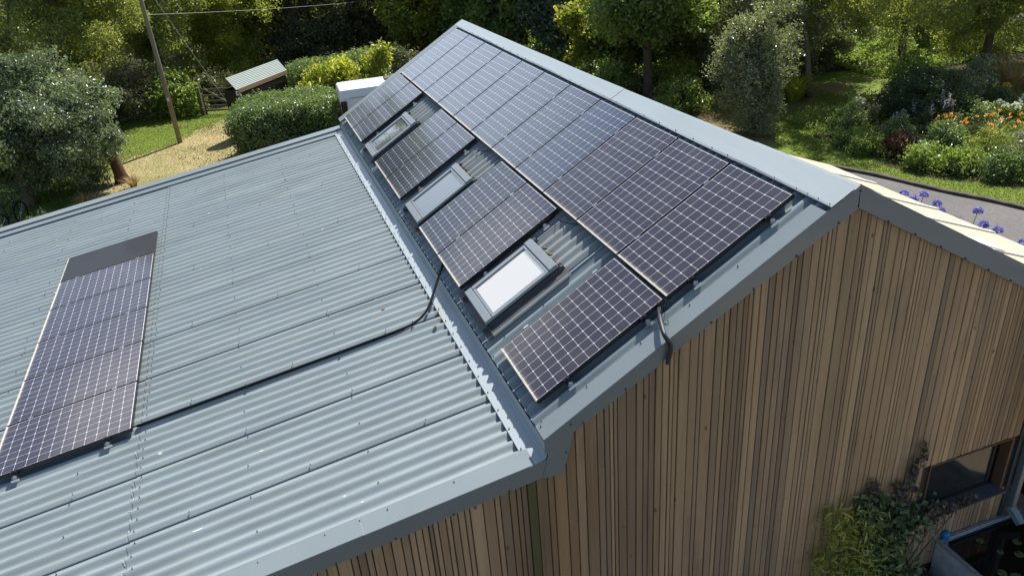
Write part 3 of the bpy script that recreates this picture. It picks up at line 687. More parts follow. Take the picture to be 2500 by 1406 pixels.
# rails with end clamps
def rail(P, a0, a1, b, label, ends=(True, True)):
    """P(across, along, h)"""
    q = MB()
    def bx(qq, aa, ab, ba, bb, ha, hb):
        P8 = [P(a, c_, h) for h in (ha, hb) for a in (aa, ab) for c_ in (ba, bb)]
        qq.add(P8, [(0, 1, 3, 2), (4, 6, 7, 5), (0, 4, 5, 1), (2, 3, 7, 6), (0, 2, 6, 4), (1, 5, 7, 3)])
    root = thing('mounting_rail', label, 'rail', P(a0, b, -.085), group='rails under the solar panels')
    off = Vector(P(a0, b, -.085))
    P0 = P; 
    def bx(qq, aa, ab, ba, bb, ha, hb):
        P8 = [P0(a, c_, h)-off for h in (ha, hb) for a in (aa, ab) for c_ in (ba, bb)]
        qq.add(P8, [(0, 1, 3, 2), (4, 6, 7, 5), (0, 4, 5, 1), (2, 3, 7, 6), (0, 2, 6, 4), (1, 5, 7, 3)])
    bx(q, a0-.075, a1+.05, b-.02, b+.02, -.083, -.048); q.build('rail', M_alu, root)
    q = MB(); bx(q, a0-.030, a0-.002, b-.035, b+.035, -.047, -.006); bx(q, a0-.030, a0+.008, b-.035, b+.035, -.001, .004); bx(q, a0-.022, a0-.010, b-.010, b+.010, .004, .012)
    q.build('end_clamp', M_blackmetal, root)
    q = MB(); bx(q, a0-.070, a0-.034, b-.030, b+.030, -.047, -.040); bx(q, a0-.062, a0-.044, b-.012, b+.012, -.040, -.026); bx(q, a0-.090, a0-.074, b-.045, b+.045, -.085, -.060)
    q.build('bracket', M_alu, root)
    return root, bx
for b in (.33, 1.27):
    rt, bx = rail(RP, 0, 11.71, b, 'long silver rail under the '+('upper' if b < 1 else 'lower')+' half of the top row of solar panels')
    q = MB()
    for k in range(1, 11): q = MB(); bx(q, k*1.0667-.020, k*1.0667-.001, b-.03, b+.03, .0005, .005); q.build('mid_clamp', M_alu, rt)
for s0, n_, lb in ((0, 1, 'single lower panel by the gable'), (2.629, 2, 'panel pair left of the nearest skylight'), (6.053, 2, 'panel pair left of the middle skylight'), (9.607, 2, 'panel pair left of the farthest skylight')):
    for b in (.26, 1.20):
        rt, bx = rail(RP, s0, s0+1.046*n_+.02*(n_-1), U1+b, 'silver rail under the '+('upper' if b < 1 else 'lower')+' half of the '+lb)
        if n_ == 2:
            q = MB(); bx(q, s0+1.046, s0+1.066, U1+b-.03, U1+b+.03, .0005, .005); q.build('mid_clamp', M_alu, rt)
        if n_ == 1:
            q = MB(); bx(q, s0+1.047, s0+1.085, U1+b-.03, U1+b+.03, -.04, .004); q.build('mid_clamp', M_alu, rt)
for d in (.28, 1.28):
    rt, bx = rail(lambda a, c_, h: LP(LX0-c_*CP, a, h), 2.571, 2.571+6*1.065, d, 'silver rail under the '+('right' if d < 1 else 'left')+' half of the side roof solar panels')
    q = MB()
    for k in range(1, 6): q = MB(); bx(q, 2.571+k*1.065-.019, 2.571+k*1.065-.001, d-.03, d+.03, .0005, .005); q.build('mid_clamp', M_alu, rt)

# cables
def smooth_path(pts, n=8):
    P = [Vector(p) for p in pts]; out_ = []
    for i in range(len(P)-1):
        p0 = P[max(i-1, 0)]; p1 = P[i]; p2 = P[i+1]; p3 = P[min(i+2, len(P)-1)]
        for k in range(n):
            t = k/n; out_.append(.5*((2*p1)+(p2-p0)*t+(2*p0-5*p1+4*p2-p3)*t*t+(3*p1-p0-3*p2+p3)*t**3))
    return out_+[P[-1]]
q = MB(); q.smooth = True
cp = [LP(-6.73, 2.700, -.078), LP(-5.9, 2.702, -.078), LP(-5.0, 2.706, -.078), LP(-4.1, 2.710, -.078), LP(-3.50, 2.722, -.076), LP(-3.30, 2.765, -.066), LP(-3.14, 2.87, -.035), LP(-3.0, 3.06, .02), Vector((-2.86, 3.28, -1.74+G)), RP(3.42, 3.18, -.04), RP(3.52, 3.10, -.06)]
q.tube(smooth_path(cp), .0165, 10)
cab = thing('black_cable', 'thick black cable running down the low side roof and bending up to the upper panels', 'cable')
q.build('cable_run', M_black, cab)
q = MB(); q.bevbox(LP(-3.36, 2.735, -.060), (.015, .045, .045), .003); q.bevbox(LP(-5.45, 2.69, -.068), (.015, .045, .04), .003); q.bevbox(LP(-4.3, 2.70, -.068), (.015, .045, .04), .003); q.build('cable_clip', M_blackmetal, cab)
q = MB(); q.smooth = True
hz = smooth_path([RP(.04, 1.66, -.06), RP(-.06, 1.70, -.03), RP(-.22, 1.765, .02), RP(-.36, 1.82, .03), RP(-.44, 1.85, .01), Vector((-1.56, YN-.035, -1.02+G)), Vector((-1.585, YN-.03, -1.20+G))], 14)
q.tube(hz, [.020 if (i % 2) else .0245 for i in range(len(hz))], 10)
tag(q.build('flexible_conduit', mat('conduit_grey', (.028, .03, .033), .5)), 'short ribbed grey conduit bending over the bargeboard edge', 'conduit')
q = MB(); rg = random.Random(5)
for i in range(5):
    a = RP(-.02+.02*i, 1.58+.02*i, -.03); q.tube(smooth_path([a, RP(-.12, 1.55+.03*i, .04+.01*i), RP(-.19+.02*i, 1.60+.02*i, .03), RP(-.16, 1.66+.015*i, .00)], 6), .0035, 5)
tag(q.build('loose_wires', M_black), 'tangle of thin loose wires at the panel corner above the ribbed conduit', 'wires')
for (s_, u_, n_) in ((2.52, 1.66, 'by the nearest skylight'), (5.86, 1.7, 'by the middle skylight')):
    q = MB(); q.tube(smooth_path([RP(s_+.12, u_-.02, -.05), RP(s_-.05, u_+.03, -.03), RP(s_-.25, u_-.02, -.05), RP(s_-.42, u_-.10, -.06)], 6), .005, 5)
    tag(q.build('loose_wires', M_black), 'thin wire hanging between panel pair and upper row '+n_, 'wires')
q = MB()
for (x, y) in ((-3.62, 3.4), (-3.02, 2.84), (-3.03, 2.65), (-3.13, 2.52)): q.ball(LP(x, y, -.085), .02, 6, 4, (1.5, .9, .4))
tag(q.build('dead_leaves', mat('dead_leaf', (.25, .13, .05), .8)), 'few brown dead leaves lying along the roof apron beside the cable', 'leaves', None, 'stuff')

# ------------------------------------------------------------------ ground, road, kerb
def sheet(name, pts, z, mat_, kind='structure'):
    b = MB(); b.face([(p[0], p[1], z) for p in pts]); return tag(b.build(name, mat_), kind=kind)
def ground_mat(name, c0, c1, c2, sc, bump=.6, mot=.75):
    m_ = bpy.data.materials.new(name); m_.use_nodes = True; t = m_.node_tree; b = t.nodes['Principled BSDF']; n = t.nodes.new; k = t.links.new
    c = n('ShaderNodeTexCoord')
    a = n('ShaderNodeTexNoise'); a.inputs['Scale'].default_value = sc; a.inputs['Detail'].default_value = 8; a.inputs['Roughness'].default_value = .7
    a2 = n('ShaderNodeTexNoise'); a2.inputs['Scale'].default_value = sc*14; a2.inputs['Detail'].default_value = 6; a2.inputs['Roughness'].default_value = .75
    for q in (a, a2): k(c.outputs['Object'], q.inputs['Vector'])
    r1 = n('ShaderNodeValToRGB'); r1.color_ramp.elements[0].position = .38; r1.color_ramp.elements[1].position = .64
    r1.color_ramp.elements[0].color = (*c0, 1); r1.color_ramp.elements[1].color = (*c1, 1); k(a.outputs['Fac'], r1.inputs[0])
    mr_ = n('ShaderNodeMapRange'); mr_.inputs['From Min'].default_value = .42; mr_.inputs['From Max'].default_value = .68; mr_.inputs['To Max'].default_value = mot; k(a2.outputs['Fac'], mr_.inputs['Value'])
    x = n('ShaderNodeMix'); x.data_type = 'RGBA'; x.inputs['B'].default_value = (*c2, 1); k(r1.outputs[0], x.inputs['A']); k(mr_.outputs[0], x.inputs['Factor']); k(x.outputs['Result'], b.inputs['Base Color'])
    b.inputs['Roughness'].default_value = .9; b.inputs['Specular IOR Level'].default_value = .15
    bp = n('ShaderNodeBump'); bp.inputs['Strength'].default_value = bump; bp.inputs['Distance'].default_value = .06; k(a2.outputs['Fac'], bp.inputs['Height']); k(bp.outputs[0], b.inputs['Normal'])
    return m_
M_ground = ground_mat('woodland_floor', (.030, .030, .014), (.045, .05, .016), (.05, .04, .022), .35)
M_lawn = ground_mat('lawn_turf', (.10, .155, .020), (.15, .21, .030), (.16, .17, .045), .6, .5)
M_dry = ground_mat('dry_grass', (.20, .205, .085), (.41, .33, .19), (.35, .28, .155), .40, .2, .3)
M_sand = ground_mat('sandy_gravel', (.40, .32, .21), (.48, .39, .26), (.30, .24, .16), 1.2, .4)
M_yard = ground_mat('worn_yard', (.12, .10, .07), (.16, .135, .09), (.09, .09, .04), 1.0, .5)
M_soil = ground_mat('bed_soil', (.05, .04, .025), (.075, .055, .03), (.04, .05, .02), 1.5)
M_leafy = ground_mat('leaf_litter', (.20, .14, .065), (.11, .11, .035), (.33, .24, .12), 1.4)
M_road = ground_mat('asphalt', (.135, .128, .125), (.165, .155, .15), (.10, .095, .095), .7, .25)
sheet('ground', [(-300, -300), (300, -300), (300, 300), (-300, 300)], 0, M_ground)
def blob(pts, n=6, jit=.15, seed=1):
    rg = random.Random(seed); o = []
    P = pts+[pts[0]]
    for i in range(len(pts)):
        for k in range(n):
            t = k/n; o.append((P[i][0]*(1-t)+P[i+1][0]*t+rg.uniform(-jit, jit), P[i][1]*(1-t)+P[i+1][1]*t+rg.uniform(-jit, jit)))
    return o
sheet('left_lawn', blob([(-26, 13), (-2, 13), (-2, 33.5), (-9, 33.5), (-26, 30)], 8, .25, 3), .004, M_lawn)
sheet('dry_grass_patch', blob([(-13, 13), (-2.5, 13), (-3.5, 24), (-5.2, 31.3), (-6.4, 30.6), (-7.4, 28.6), (-9.4, 26.8), (-10.2, 24.2), (-11.5, 21)], 7, .28, 5), .008, M_dry)
sheet('right_lawn', blob([(8, 14), (12.2, 11.9), (13.2, 9.0), (14.4, 3), (24, 3), (24, 16), (22, 22), (15, 24), (9, 20)], 6, .2, 6), .004, M_lawn)
sheet('leaf_litter_path', blob([(9.5, 17.0), (12.2, 15.6), (13.0, 17.5), (16.0, 19.2), (19.5, 20.3), (16, 22.3), (12.5, 22), (9, 26), (7, 24)], 6, .35, 8), .008, M_leafy)
sheet('road', [(3.6, -30), (15.5, -30), (14.9, 2), (14.15, 6), (13.7, 7.8), (13.36, 8.78), (12.94, 9.74), (12.29, 11.7), (11.54, 13.2), (10.4, 15.0), (6, 19), (3.6, 19)], .006, M_road)
sheet('sandy_yard', blob([(3.54, -12), (8.6, -12), (8.0, -1), (7.2, 4), (6.8, 10), (3.54, 12)], 5, .1, 9), .010, M_sand)
sheet('front_yard', [(-14, -14), (3.56, -14), (3.56, -.30), (-14, -.30)], .010, M_yard)
kp = [(14.9, 2), (14.15, 6), (13.7, 7.8), (13.36, 8.78), (12.94, 9.74), (12.29, 11.7), (11.54, 13.2), (10.4, 15.0)]
b = MB(); rows = []
for i, p in enumerate(smooth_path([(x, y, 0) for x, y in kp], 4)):
    d = Vector((.9, .43, 0)); z = .085+.008*math.sin(i*2.3); rows.append([p-d*.02, p-d*.02+Vector((0, 0, z)), p+d*.10+Vector((0, 0, z+.01)), p+d*.12])
strip(b, rows); tag(b.build('kerb', mat('kerb_edging', (.11, .095, .08), .9, 0, .2, (6, .9, (.055, .05, .03)))), kind='structure')
sheet('planting_strip', blob([(9.95, 4.6), (10.95, 4.6), (11.05, 8.9), (10.0, 9.0)], 5, .06, 15), .014, M_soil)
sheet('flower_bed', blob([(13.3, 15.6), (13.25, 12.5), (13.6, 10.6), (14.5, 9.6), (15.4, 8.4), (17, 5), (25, 8), (24.5, 17), (20, 19), (16, 17.6)], 5, .15, 12), .010, M_soil)

# ------------------------------------------------------------------ foliage builders
def leaf_quads(rg, C_, size, up=.35, narrow=.5, droop=0, fold=.12, tintlo=0, tinthi=1, outward=None, sprig=1):
    """one folded diamond-shaped leaf per centre"""
    n0 = len(C_); gn = rg.normal(size=(n0, 3)); gn[:, 2] += up*2.2
    if outward is not None: gn += outward*.7
    gn /= np.linalg.norm(gn, axis=1)[:, None]; gt = rg.beta(1.6, 1.9, n0)
    if sprig > 1:
        # leaves of one sprig share their tilt and tone
        C_ = np.repeat(C_, sprig, 0); gn = np.repeat(gn, sprig, 0); gt = np.repeat(gt, sprig)
        o_ = rg.normal(size=C_.shape)*size*.85; o_ -= gn*np.sum(o_*gn, 1)[:, None]*.6; C_ = C_+o_; outward = None
    n = len(C_); d = rg.normal(size=(n, 3)); d[:, 2] -= droop; d /= np.linalg.norm(d, axis=1)[:, None]
    nr = rg.normal(size=(n, 3))*(.42 if sprig > 1 else 1)+gn*(1.0 if sprig > 1 else 0)
    if sprig == 1: nr[:, 2] += up*2.2
    if outward is not None: nr += outward*.7
    nr -= d*np.sum(nr*d, 1)[:, None]; nr /= np.linalg.norm(nr, axis=1)[:, None]+1e-9
    w = np.cross(d, nr); sz = size*rg.uniform(.65, 1.3, n)[:, None]
    a = C_-d*sz*.5; t = C_+d*sz*.5; l = C_+w*sz*narrow*.5+nr*sz*fold-d*sz*.06; r_ = C_-w*sz*narrow*.5+nr*sz*fold-d*sz*.06
    V_ = np.stack([a, r_, t, l], 1).reshape(-1, 3); F_ = np.arange(n*4).reshape(-1, 4)
    tt = rg.beta(2, 2.4, n) if sprig == 1 else gt*.75+.25*rg.random(n)
    return V_, F_, np.clip(tt*(tinthi-tintlo)+tintlo, 0, 1)
def clump_points(rg, n, center, radii, nclump, cr, shell=.55, flat=.7, bottom=-1.0):
    cs = []
    while len(cs) < nclump:
        p = rg.normal(size=3); p /= np.linalg.norm(p); p *= (shell+(1-shell)*rg.random())
        if p[2] < bottom: continue
        cs.append(p)
    cs = np.array(cs); csz = cr*rg.uniform(.45, 1.5, nclump)
    ph_ = rg.uniform(0, 6.28, 6); lump = np.sin(cs[:, 0]*3.1+ph_[0])*np.sin(cs[:, 1]*2.9+ph_[1])+np.sin(cs[:, 2]*3.7+ph_[2])*np.sin(cs[:, 0]*4.3+ph_[3])
    cs = cs*np.clip(1+.20*lump+rg.uniform(-.10, .12, nclump), .7, 1.14)[:, None]
    wp = cs*np.array(radii); dd = np.linalg.norm(wp[:, None]-wp[None], axis=2); dd.sort(axis=1); far = dd[:, min(3, nclump-1)] > 1.45*cr+.12*max(radii)
    cs[far] *= .78
    idx = rg.integers(0, nclump, n); d = rg.normal(size=(n, 3)); d /= np.linalg.norm(d, axis=1)[:, None]
    rad = (rg.random(n)**.45)
    off = d*rad[:, None]*csz[idx][:, None]; off[:, 2] *= flat
    P = cs[idx]*np.array(radii)+off+np.array(center)
    ct = rg.uniform(-.22, .22, nclump)[idx]
    return P, cs*np.array(radii)+np.array(center), ct, d
def make_tree(name, label, cat, mat_, leaf, n, loc, h0, radii, seed, trunk_h=None, tr=.13, nclump=60, cr=.7, narrow=.5, droop=0, minz=.12, bark=None, group=None, lean=(0, 0), up=.7, bottom=-.9, shell=.5, limbs=12, flat=.7):
    n = int(n*1.35*max(1, radii[2]/4.2)); rg = np.random.default_rng(seed); root = thing(name, label, cat, loc, 0, group)
    P, cs, ct, od = clump_points(rg, n//6, (lean[0], lean[1], h0), radii, nclump, cr, shell, flat, bottom)
    keep = P[:, 2] > minz; P = P[keep]; ct = ct[keep]; od = od[keep]
    V_, F_, ti = leaf_quads(rg, P, leaf, up, narrow, droop, outward=od, sprig=6)
    npmesh('crown', V_, F_, mat_, root, False, np.clip(ti+np.repeat(ct, 6), 0, 1))
    b = MB(); b.smooth = True; tp = Vector((lean[0], lean[1], h0+radii[2]*.55))
    path = [Vector((tp.x*t*t+rg.normal()*.05*t, tp.y*t*t+rg.normal()*.05*t, -.05+(tp.z+.05)*t)) for t in (0, .12, .3, .5, .75, 1)]
    b.tube(path, [tr*1.45, tr*1.05, tr*.92, tr*.75, tr*.5, tr*.15], 9)
    for i in range(min(limbs, nclump)):
        e = Vector(cs[i*(nclump//max(1, min(limbs, nclump)))]); t = .25+.6*rg.random(); s_ = Vector((tp.x*t*t, tp.y*t*t, tp.z*t)); mid = (s_+e)/2+Vector(rg.normal(size=3))*.18+Vector((0, 0, .15))
        b.tube([s_, mid, e], [tr*.34, tr*.2, tr*.05], 6)
    b.build('trunk', bark or M_bark, root)
    return root
def make_shrub(name, label, cat, mat_, leaf, n, loc, radii, seed, nclump=30, cr=.3, narrow=.5, group=None, up=.4, droop=0, shell=.6, flowers=None):
    rg = np.random.default_rng(seed); root = thing(name, label, cat, loc, 0, group)
    P, cs, ct, od = clump_points(rg, n//5, (0, 0, radii[2]*.75), radii, nclump, cr, shell, .8, -.7)
    P[:, 2] = np.abs(P[:, 2])+.02
    V_, F_, ti = leaf_quads(rg, P, leaf, up, narrow, droop, outward=od, sprig=5)
    npmesh('foliage', V_, F_, mat_, root, False, np.clip(ti+np.repeat(ct, 5), 0, 1))
    b = MB()
    for i in range(7):
        e = Vector(cs[i]); b.tube([Vector((e.x*.1, e.y*.1, -.03)), Vector((e.x*.5, e.y*.5, e.z*.6)), e], [.02, .014, .005], 5)
    b.build('stems', M_bark if radii[2] > .8 else M_stem, root)
    if flowers:
        fm, fn, fs, zb = flowers
        o = np.argsort(-P[:, 2]+rg.random(len(P))*.5*radii[2])[:fn*3]; sel = P[rg.choice(o, fn, replace=False)]
        flower_heads(rg, sel+np.array([0, 0, zb]), fs, fm, root)
    return root
def flower_heads(rg, pts, size, mat_, root, petals=9, name='flower', up=.9):
    for p in pts:
        C_ = p+np.clip(rg.normal(size=(petals, 3)), -1, 1)*size*.34
        V_, F_, ti = leaf_quads(rg, C_, size*.8, up, .65, 0); npmesh(name, V_, F_, mat_, root, False, ti)
def make_blades(name, label, cat, mat_, n, loc, h, spread, seed, w=.02, group=None, bend=.5, flowers=None):
    rg = np.random.default_rng(seed); root = thing(name, label, cat, loc, 0, group)
    an = rg.uniform(0, 2*np.pi, n); rb = spread*.18*np.sqrt(rg.random(n)); hh = h*rg.uniform(.6, 1.1, n); out_ = spread*rg.uniform(.25, 1.0, n)
    dx, dy = np.cos(an), np.sin(an); V_ = []; F_ = []; tips = []
    ts = (0, .4, .75, 1.0)
    arr = np.zeros((n, 8, 3))
    for j, t in enumerate(ts):
        rr = rb+out_*t**1.7; z = hh*(t-(bend*.6)*t**3*(out_/spread)); ww = w*(1-t*.92)
        arr[:, 2*j] = np.stack([dx*rr-dy*ww, dy*rr+dx*ww, z], 1); arr[:, 2*j+1] = np.stack([dx*rr+dy*ww, dy*rr-dx*ww, z], 1)
    base = (np.arange(n)*8)[:, None]
    F_ = np.concatenate([base+np.array([0, 1, 3, 2]), base+np.array([2, 3, 5, 4]), base+np.array([4, 5, 7, 6])], 0)
    ti = np.tile(rg.beta(2, 2, n), 3)
    npmesh('blades', arr.reshape(-1, 3), F_, mat_, root, False, ti)
    if flowers:
        fm, fn, fs, fz = flowers; k = rg.choice(n, fn, replace=False)
        p = arr[k, 4].copy(); p[:, 2] = fz+rg.uniform(-.08, .12, fn); flower_heads(rg, p, fs, fm, root)
        for q in p: b = MB(); b.tube([(q[0]*.2, q[1]*.2, 0), (q[0]*.8, q[1]*.8, q[2]*.6), tuple(q)], [.008, .006, .004], 5); b.build('stalk', M_stem, root)
    return root

# ------------------------------------------------------------------ trees, left side
make_tree('holly_tree', 'broad dark glossy-leaved tree with bright glints beside the low side roof', 'tree', L_holly, .115, 60000, (-12.3, 23.2, 0), 2.3, (3.3, 2.6, 2.25), 1, tr=.17, nclump=110, cr=.55, lean=(.6, .5), bark=M_barkpale, bottom=-.9)
make_tree('holly_tree', 'smaller glossy-leaved tree with a reddish leaning trunk at the edge of the dry grass', 'tree', L_holly, .115, 16000, (-9.45, 24.1, 0), 2.6, (1.4, 1.4, 1.1), 2, tr=.20, nclump=55, cr=.5, lean=(-.9, .2), minz=1.0, bark=M_barkred, bottom=-.15, limbs=8)
make_tree('willow_tree', 'olive green tree right behind the dark glossy-leaved tree', 'tree', L_willow, .15, 34000, (-11.6, 30.5, 0), 6.2, (3.7, 2.7, 6.4), 3, tr=.2, nclump=100, cr=.75, narrow=.36, droop=.5)
make_tree('willow_tree', 'feathery yellow-green tree just behind the wooden pole', 'tree', L_willow, .15, 30000, (-8.2, 36.5, 0), 8.6, (3.2, 2.6, 9.2), 4, tr=.18, nclump=80, cr=.8, narrow=.34, droop=.7)
make_tree('ash_tree', 'very tall olive tree at the back, far left behind the utility pole', 'tree', L_willow, .17, 30000, (-12.0, 38.5, 0), 8.6, (3.4, 2.6, 8.2), 33, tr=.24, nclump=120, cr=.9, narrow=.4, droop=.4)
make_tree('lime_tree', 'bright yellow-green sunlit tree above the log store', 'tree', L_lime, .16, 36000, (-4.7, 39.5, 0), 5.0, (3.0, 2.4, 5.6), 5, tr=.18, nclump=90, cr=.75, narrow=.42, droop=.4)
make_tree('dark_tree', 'dark brown-green tree right of the bright yellow-green tree', 'tree', L_dark, .17, 34000, (-.6, 41.0, 0), 4.0, (3.3, 2.4, 4.4), 6, tr=.25, nclump=90, cr=.8)
make_tree('dark_tree', 'dark evergreen tree behind the trimmed back hedge', 'tree', L_dark, .16, 26000, (3.4, 41.5, 0), 3.6, (2.6, 2.2, 4.0), 7, tr=.22, nclump=70, cr=.8)
make_tree('chestnut_tree', 'yellow-edged leafy tree left of the far roof peak', 'tree', L_maple, .22, 20000, (5.2, 37.5, 0), 3.6, (2.2, 2.0, 3.8), 8, tr=.2, nclump=60, cr=.8, narrow=.6)
make_tree('chestnut_tree', 'large-leaved mid green tree behind the far roof peak', 'tree', L_mid, .25, 30000, (8.4, 35.0, 0), 3.2, (2.6, 2.2, 3.6), 9, tr=.22, nclump=80, cr=.85, narrow=.6, droop=.5)
make_tree('chestnut_tree', 'shaded bluish-green tree right of the far roof peak', 'tree', L_holly, .21, 26000, (11.6, 33.0, 0), 3.0, (2.4, 2.2, 3.5), 10, tr=.2, nclump=70, cr=.8, narrow=.55, droop=.4)
make_tree('maple_tree', 'olive yellow broad-leaved tree leaning close to the ridge line', 'tree', L_maple, .21, 22000, (11.2, 27.2, 0), 2.2, (2.0, 1.8, 2.4), 11, tr=.12, nclump=60, cr=.65, narrow=.65, droop=.4)
make_tree('maple_tree', 'tall tree with a straight dark trunk beside the ridge line', 'tree', L_mid, .19, 30000, (11.25, 23.6, 0), 4.6, (2.6, 2.2, 3.3), 12, tr=.19, nclump=80, cr=.75, narrow=.6, droop=.3, bottom=-.65)
make_tree('maple_tree', 'yellowish green tree right of the tall straight dark trunk', 'tree', L_maple, .19, 26000, (14.3, 25.6, 0), 3.0, (2.4, 2.1, 3.2), 13, tr=.16, nclump=70, cr=.75, narrow=.6, droop=.3, bottom=-.7)
make_tree('pine_tree', 'bare pale brown trunk under a grey-green crown behind the columnar shrub', 'tree', L_grey, .13, 26000, (16.9, 27.6, 0), 4.6, (2.6, 2.2, 3.0), 14, tr=.17, nclump=80, cr=.7, bark=M_barkpale, bottom=-.6)
make_tree('columnar_shrub', 'tall grey-green columnar shrub standing on the lawn edge by the ridge', 'shrub', L_grey, .10, 36000, (11.95, 17.2, 0), 2.15, (1.25, 1.15, 2.15), 15, tr=.10, nclump=130, cr=.50, shell=.3, flat=.9, bottom=-1, up=.5)
make_tree('olive_tree', 'grey-green tree with a slanting thin trunk over the small clearing', 'tree', L_grey, .12, 34000, (16.4, 19.8, 0), 3.5, (2.7, 2.2, 2.4), 16, tr=.11, nclump=110, cr=.6, lean=(-.4, 2.0), narrow=.42, bark=M_barkpale, bottom=-.75)
make_tree('olive_tree', 'olive-toned tree at the back of the clearing', 'tree', L_grey, .14, 34000, (20.0, 24.6, 0), 5.0, (3.6, 2.6, 5.6), 17, tr=.17, nclump=110, cr=.7, narrow=.42, droop=.3)
make_tree('birch_tree', 'big drooping olive tree above the dark clipped round bush', 'tree', L_willow, .12, 42000, (20.4, 19.4, 0), 5.6, (4.3, 3.6, 4.2), 18, tr=.16, nclump=150, cr=.62, narrow=.4, droop=.6, bottom=-.8, lean=(-1.9, -1.1))
make_tree('birch_tree', 'tall olive tree at the upper right corner behind the white flowers', 'tree', L_willow, .13, 40000, (24.2, 18.8, 0), 5.4, (3.2, 2.6, 5.8), 19, tr=.16, nclump=120, cr=.65, narrow=.4, droop=.5)
make_tree('birch_tree', 'golden-lit tree at the right edge behind the tan grass tussock', 'tree', L_lime, .12, 24000, (26.2, 15.6, 0), 3.4, (2.0, 2.0, 2.6), 20, tr=.13, nclump=80, cr=.6, narrow=.45, droop=.4)
# the wood behind, one mass
rg = np.random.default_rng(77); Ps = []
for i in range(300):
    t = rg.random(); x = -34+t*78+rg.normal()*1.5; y = 45-4*t-12*t*t+rg.normal()*1.5+rg.random()*8
    if x > 27: y = 21+rg.random()*12
    if x < -16: y = 33+rg.random()*14
    P, _, _, _ = clump_points(rg, 620, (x, y, .9+rg.random()*3.8), (2.2, 1.8, 2.2), 12, .95); Ps.append(P[P[:, 2] > .1])
P = np.concatenate(Ps)[::4]; V_, F_, ti = leaf_quads(rg, P, .24, .55, .5, sprig=5)
tag(npmesh('far_wood', V_, F_, L_wood, None, False, ti), 'dense dark woodland closing off the garden all along the back', 'woodland', None, 'stuff')
rgu = np.random.default_rng(78); n = 90000; X_ = rgu.uniform(7, 31, n); Y_ = rgu.uniform(20.5, 38, n); k_ = (Y_ > 22.6+.25*np.abs(X_-15)) | (X_ > 20.5); k_ &= Y_ > 33-1.1*(X_-7)+0*X_ ; X_, Y_ = X_[k_], Y_[k_]
H_ = .15+.9*np.clip(np.sin(X_*1.3+1)*np.sin(Y_*1.1)+np.sin(X_*2.9)*np.sin(Y_*3.3)*.5, 0, 1.2)
V_, F_, ti = leaf_quads(rgu, np.column_stack([X_, Y_, H_*np.sqrt(rgu.random(len(X_)))+.03]), .17, .5, .5)
tag(npmesh('undergrowth', V_, F_, L_mid, None, False, ti), 'low tangled undergrowth carpeting the wood floor on the right', 'undergrowth', None, 'stuff')
# undergrowth below the trees
und = [('laurel_shrub', 'dark low shrub under the willow left of the pole', L_dark, .14, (-10.3, 33.2, 0), (1.9, 1.2, 1.4)),
       ('laurel_shrub', 'leafy green shrub right of the pole, left of the field gate', L_mid, .17, (-7.6, 33.4, 0), (1.15, .9, 1.15)),
       ('laurel_shrub', 'low dark shrub in shadow behind the field gate', L_dark, .15, (-5.6, 35.0, 0), (1.5, .9, .9)),
       ('laurel_shrub', 'dark bush at the end of the trimmed back hedge', L_dark, .13, (2.4, 30.2, 0), (.9, .9, 1.3)),
       ('laurel_shrub', 'green bush under the tall straight trunk', L_mid, .15, (9.9, 24.6, 0), (1.3, 1.1, .9)),
       ('laurel_shrub', 'small bright shrub right of the tall straight trunk', L_lime, .15, (12.8, 23.8, 0), (.9, .7, .75)),
       ('laurel_shrub', 'dark green shrub between trunk and columnar shrub, beside the ridge', L_mid, .13, (11.2, 20.8, 0), (.8, .8, .75)),
       ('laurel_shrub', 'grey-green shrub under the pale brown trunk', L_grey, .12, (14.6, 23.6, 0), (1.0, .9, 1.1)),
       ('laurel_shrub', 'dark shrub at the back of the small clearing', L_dark, .13, (18.3, 22.6, 0), (1.8, .9, 1.2)),
       ('laurel_shrub', 'shrub behind the dark clipped round bush, in shade', L_mid, .11, (18.8, 17.0, 0), (1.3, .9, 1.0)),
       ('laurel_shrub', 'variegated pale shrub behind the white flowers', L_grey, .10, (20.0, 15.6, 0), (1.2, .8, .95)),
       ('laurel_shrub', 'pale yellow-leaved shrub left of the tan grass tussock', L_lime, .09, (18.9, 15.9, 0), (.7, .6, .8))]
for i, (nm, lb, m_, lf, loc, rad) in enumerate(und): make_shrub(nm, lb, 'shrub', m_, lf, 5200, loc, rad, 100+i, 40, .36)

